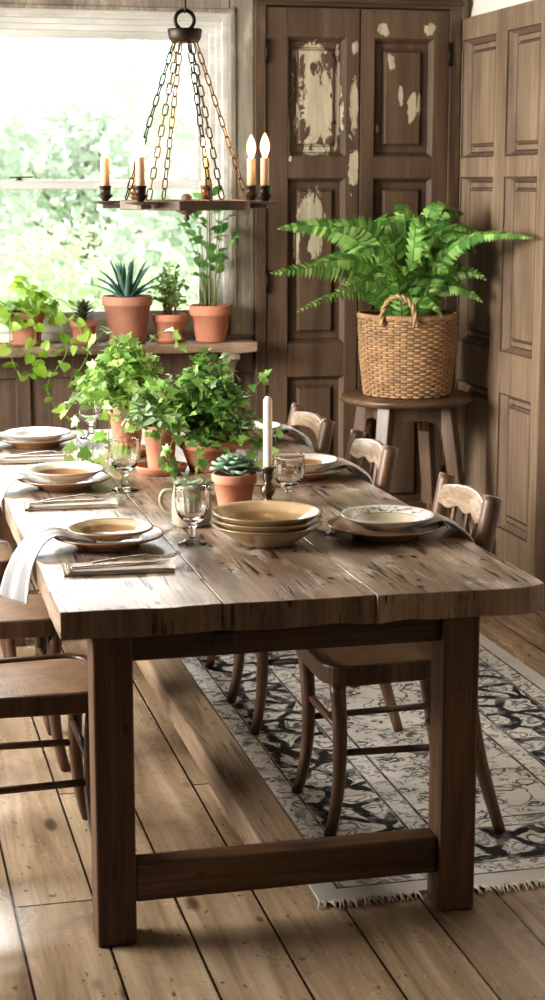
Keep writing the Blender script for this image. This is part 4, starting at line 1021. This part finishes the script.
# ------------------------------------------------------------------ chandelier
CX, CY, CZ = .895, 4.66, 1.555
ch = thing('chandelier', 'rustic iron candle chandelier with six electric candles hanging over the table', 'chandelier', (CX, CY, CZ), 0)
RR = .185
def ringpoly(r, k=6, ph=R(0)): return [(r*cos(ph + 2*pi*i/k), r*sin(ph + 2*pi*i/k)) for i in range(k)]
PH = R(14)
o_, i_ = ringpoly(RR+.012, 6, PH), ringpoly(RR-.022, 6, PH)
m = MB(); n = 6
vs = [(x,y,z) for z in (0,.026) for x,y in o_] + [(x,y,z) for z in (0,.026) for x,y in i_]
fs = []
for i in range(n):
    j = (i+1) % n; fs += [(i,j,n+j,n+i), (2*n+j,2*n+i,3*n+i,3*n+j), (n+i,n+j,3*n+j,3*n+i), (j,i,2*n+i,2*n+j)]
m.add(vs, fs)
for i in range(3):
    a = PH + pi*i/3; m.bar((cos(a)*(RR-.02), sin(a)*(RR-.02), .010), (-cos(a)*(RR-.02), -sin(a)*(RR-.02), .010), .018, .012)
m.build('ring_frame', M['rustring'], ch, .003)
m = MB(); m.lathe([(0,-.032),(.006,-.030),(.010,-.022),(.006,-.016),(.018,-.010),(.030,-.004),(.030,.018),(.024,.024),(.014,.028),(.016,.034),(.008,.042),(0,.044)], 24); m.build('hub', M['rustring'], ch)
CH = .445                                                       # canopy height above the ring
m = MB(); m.lathe([(0,0),(.036,0),(.043,.010),(.047,.032),(.045,.035),(.0,.035)], 36, (0,0,CH)); m.build('canopy_plate', M['iron'], ch)
def link(m, c, d, sidev, l, w, r):
    pts = []
    for k in range(16):
        a = 2*pi*k/16; x = cos(a)*w; y = sin(a)*w + (l if sin(a) > 0 else -l if sin(a) < 0 else 0)
        pts.append(c + sidev*x + d*y)
    m.tube(pts, r, 6, 0, True)
m = MB(); m.tube([(cos(2*pi*k/24)*.026, 0, CH+.058+sin(2*pi*k/24)*.026) for k in range(24)], .0052, 8, 0, True); m.build('top_ring', M['iron'], ch)
m = MB(); z = CH+.10; k = 0
while z < ZC - CZ - .02:
    link(m, Vector((0,0,z)), Vector((0,0,1)), Vector((1,0,0)) if k % 2 else Vector((0,1,0)), .012, .009, .0034); z += .036; k += 1
m.build('hanging_chain', M['iron'], ch)
for i in range(6):
    a = PH + pi*i/3 + R(28); top = Vector((cos(a)*.030, sin(a)*.030, CH)); bot = Vector((cos(a)*(RR-.018), sin(a)*(RR-.018), .028))
    d = (bot-top); L_ = d.length; d.normalize(); s1 = d.cross(Vector((-sin(a), cos(a), 0))).normalized(); s2 = Vector((-sin(a), cos(a), 0))
    m = MB(); N = 15; stp = L_/N
    for k in range(N):
        sv = (s2 + s1).normalized() if k % 2 else (s2 - s1*.6).normalized()
        link(m, top + d*(stp*(k+.5)), d, sv, stp*.31, .0070, .0020)
    m.build('chain', M['brass'] if i % 2 else M['iron'], ch)
bulbs = []
for i, deg in enumerate((-15, 34, 75, 131, 180, 237)):
    a = R(deg - 10.9); rr = RR + .036; c = (cos(a)*rr, sin(a)*rr, 0)
    m = MB(); m.bar((cos(a)*(RR-.005), sin(a)*(RR-.005), .010), (cos(a)*(rr+.008), sin(a)*(rr+.008), .010), .016, .012); arm = m.build('arm', M['rustring'], ch, .002)
    m = MB(); m.lathe([(0,.014),(.012,.015),(.038,.018),(.046,.022),(.0465,.024),(.038,.0215),(.012,.019),(0,.019)], 36, (c[0], c[1], 0)); m.build('drip_pan', M['rustring'], arm)
    m = MB(); m.lathe([(0,.019),(.008,.019),(.009,.026),(.021,.038),(.020,.040),(.0145,.042),(.0145,.058),(.0165,.060),(.0165,.064),(.014,.065),(0,.064)], 24, c); cu = m.build('candle_cup', M['brass'] if i in (2, 3) else M['iron'], arm)
    m = MB(); m.lathe([(0,.0645),(.0118,.0645),(.0118,.136),(.0108,.139),(0,.139)], 24, c); sv = m.build('candle_sleeve', M['sleeve'], ch)
    m = MB(); m.lathe([(.006,.139),(.0085,.146),(.0125,.158),(.0140,.168),(.0125,.180),(.0085,.192),(.0035,.202),(0,.206)], 20, c); m.build('bulb', M['bulb'], sv)
    bulbs.append((CX + c[0], CY + c[1], CZ + .17))

# ------------------------------------------------------------------ the garden outside
m = MB(); m.box(-14, 14, YB+.13, 40, -.9, -.8); struct(m.build('ground', M['lawn']))
def tree(name, label, cat, x, y, z0, h, w, nleaf, size, mat, seed, group, trunk=True):
    r_ = random.Random(seed); t = thing(name, label, cat, (x, y, z0), 0, group); m = MB()
    blobs = [(Vector((r_.gauss(0, w*.42), r_.gauss(0, w*.3), h*(.30 if trunk else .12) + h*.62*r_.random())), w*r_.uniform(.26, .5)) for _ in range(16)]
    for k in range(nleaf):
        c, br = r_.choice(blobs); v = Vector((r_.gauss(0,1), r_.gauss(0,1), r_.gauss(0,1))).normalized(); p = c + v*br*r_.uniform(.55, 1.05)
        d = (v + Vector((r_.uniform(-1,1), r_.uniform(-1,1), r_.uniform(-1,.3)))).normalized()
        s = d.cross(v + Vector((.1,.2,.3))).normalized(); sz = size*r_.uniform(.6, 1.3)
        m.add([p, p + d*sz*.5 + s*sz*.32, p + d*sz, p + d*sz*.5 - s*sz*.32], [(0,1,2,3)], 0)
    m.build('foliage', mat, t)
    if trunk:
        q = MB(); q.tube(spline([(0,0,0),(.05*w,0,h*.25),(-.04*w,.02,h*.5),(.03*w,0,h*.75)], 4), [w*.05*(1-.7*i/12) for i in range(13)], 8)
        for c, br in blobs[:7]: q.tube([(0,0,h*.28), c*.6 + Vector((0,0,h*.12)), c], [w*.025, w*.016, w*.008], 6)
        q.build('trunk', M['bark'], t)
G1, G2 = 'garden shrubs outside the window', 'hazy trees beyond the garden'
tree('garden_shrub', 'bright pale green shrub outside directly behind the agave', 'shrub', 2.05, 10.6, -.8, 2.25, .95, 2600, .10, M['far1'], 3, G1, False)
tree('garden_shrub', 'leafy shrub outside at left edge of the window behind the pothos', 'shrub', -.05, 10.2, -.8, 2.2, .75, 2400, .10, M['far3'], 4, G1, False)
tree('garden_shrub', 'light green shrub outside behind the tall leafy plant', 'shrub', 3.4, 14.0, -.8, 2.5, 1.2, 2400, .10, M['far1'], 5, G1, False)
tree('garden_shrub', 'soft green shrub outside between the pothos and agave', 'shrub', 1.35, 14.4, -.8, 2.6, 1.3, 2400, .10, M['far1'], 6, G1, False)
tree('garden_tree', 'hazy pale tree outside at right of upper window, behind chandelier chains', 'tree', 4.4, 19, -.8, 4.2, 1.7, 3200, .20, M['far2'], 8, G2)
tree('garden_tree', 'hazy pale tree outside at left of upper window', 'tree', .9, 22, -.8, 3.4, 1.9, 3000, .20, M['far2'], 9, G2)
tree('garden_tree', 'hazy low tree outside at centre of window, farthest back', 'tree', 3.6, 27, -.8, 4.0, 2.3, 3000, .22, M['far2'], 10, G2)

# ------------------------------------------------------------------ light, sky, camera
wd = bpy.data.worlds.new('overcast sky'); scene.world = wd; wd.use_nodes = True; nt = wd.node_tree; nt.nodes.clear()
out = nt.nodes.new('ShaderNodeOutputWorld'); bg = nt.nodes.new('ShaderNodeBackground'); tc = nt.nodes.new('ShaderNodeTexCoord'); sp = nt.nodes.new('ShaderNodeSeparateXYZ'); cr = nt.nodes.new('ShaderNodeValToRGB')
nt.links.new(tc.outputs['Generated'], sp.inputs[0]); nt.links.new(sp.outputs[2], cr.inputs[0]); nt.links.new(cr.outputs[0], bg.inputs[0]); nt.links.new(bg.outputs[0], out.inputs[0])
cr.color_ramp.elements[0].position = 0; cr.color_ramp.elements[0].color = (.80, .86, .82, 1); cr.color_ramp.elements[1].position = .25; cr.color_ramp.elements[1].color = (.97, .985, 1, 1)
bg.inputs[1].default_value = 2.9
def area(name, loc, target, sx, sy, power, col, spread=180):
    l = bpy.data.lights.new(name, 'AREA'); l.shape = 'RECTANGLE'; l.size = sx; l.size_y = sy; l.energy = power; l.color = col
    o = bpy.data.objects.new(name, l); COL.objects.link(o); o.location = loc
    l.spread = R(spread); o.rotation_euler = (Vector(target) - Vector(loc)).to_track_quat('-Z', 'Y').to_euler(); return o
area('daylight_left_window', (XL-.25, 4.9, 1.75), (1.6, 5.5, .8), 2.4, 1.4, 165, (1, .98, .955), 120)
area('daylight_back_window', (.6, YB+1.5, 3.4), (.9, 4.6, .5), 2.2, 1.6, 400, (.97, .98, 1))
area('added_fill_behind', (.2, -1.1, 2.5), (.9, 4.2, .6), 1.6, 1.0, 10, (1, .93, .84))  # added soft fill behind the camera, lifts the table legs and front
for i, b in enumerate(bulbs):
    l = bpy.data.lights.new('candle_glow', 'POINT'); l.energy = 1.2; l.color = (1, .6, .28); l.shadow_soft_size = .016; o = bpy.data.objects.new('candle_glow', l); COL.objects.link(o); o.location = (b[0], b[1], b[2]+.045)

cam = bpy.data.cameras.new('camera'); co = bpy.data.objects.new('camera', cam); COL.objects.link(co); scene.camera = co
co.location = (0, 0, 1.63); co.rotation_euler = (R(90 - 10.6), 0, R(-13.73))
cam.sensor_fit = 'VERTICAL'; cam.sensor_height = 36; cam.lens = 61.2; cam.clip_end = 200
cam.dof.use_dof = True; cam.dof.focus_distance = 4.6; cam.dof.aperture_fstop = 6.5
scene.view_settings.view_transform = 'Standard'; scene.view_settings.look = 'Medium High Contrast'; scene.view_settings.exposure = 0
try:
    scene.cycles.max_bounces = 10; scene.cycles.transparent_max_bounces = 12; scene.cycles.sample_clamp_indirect = 6; scene.cycles.use_denoising = True
except Exception: pass
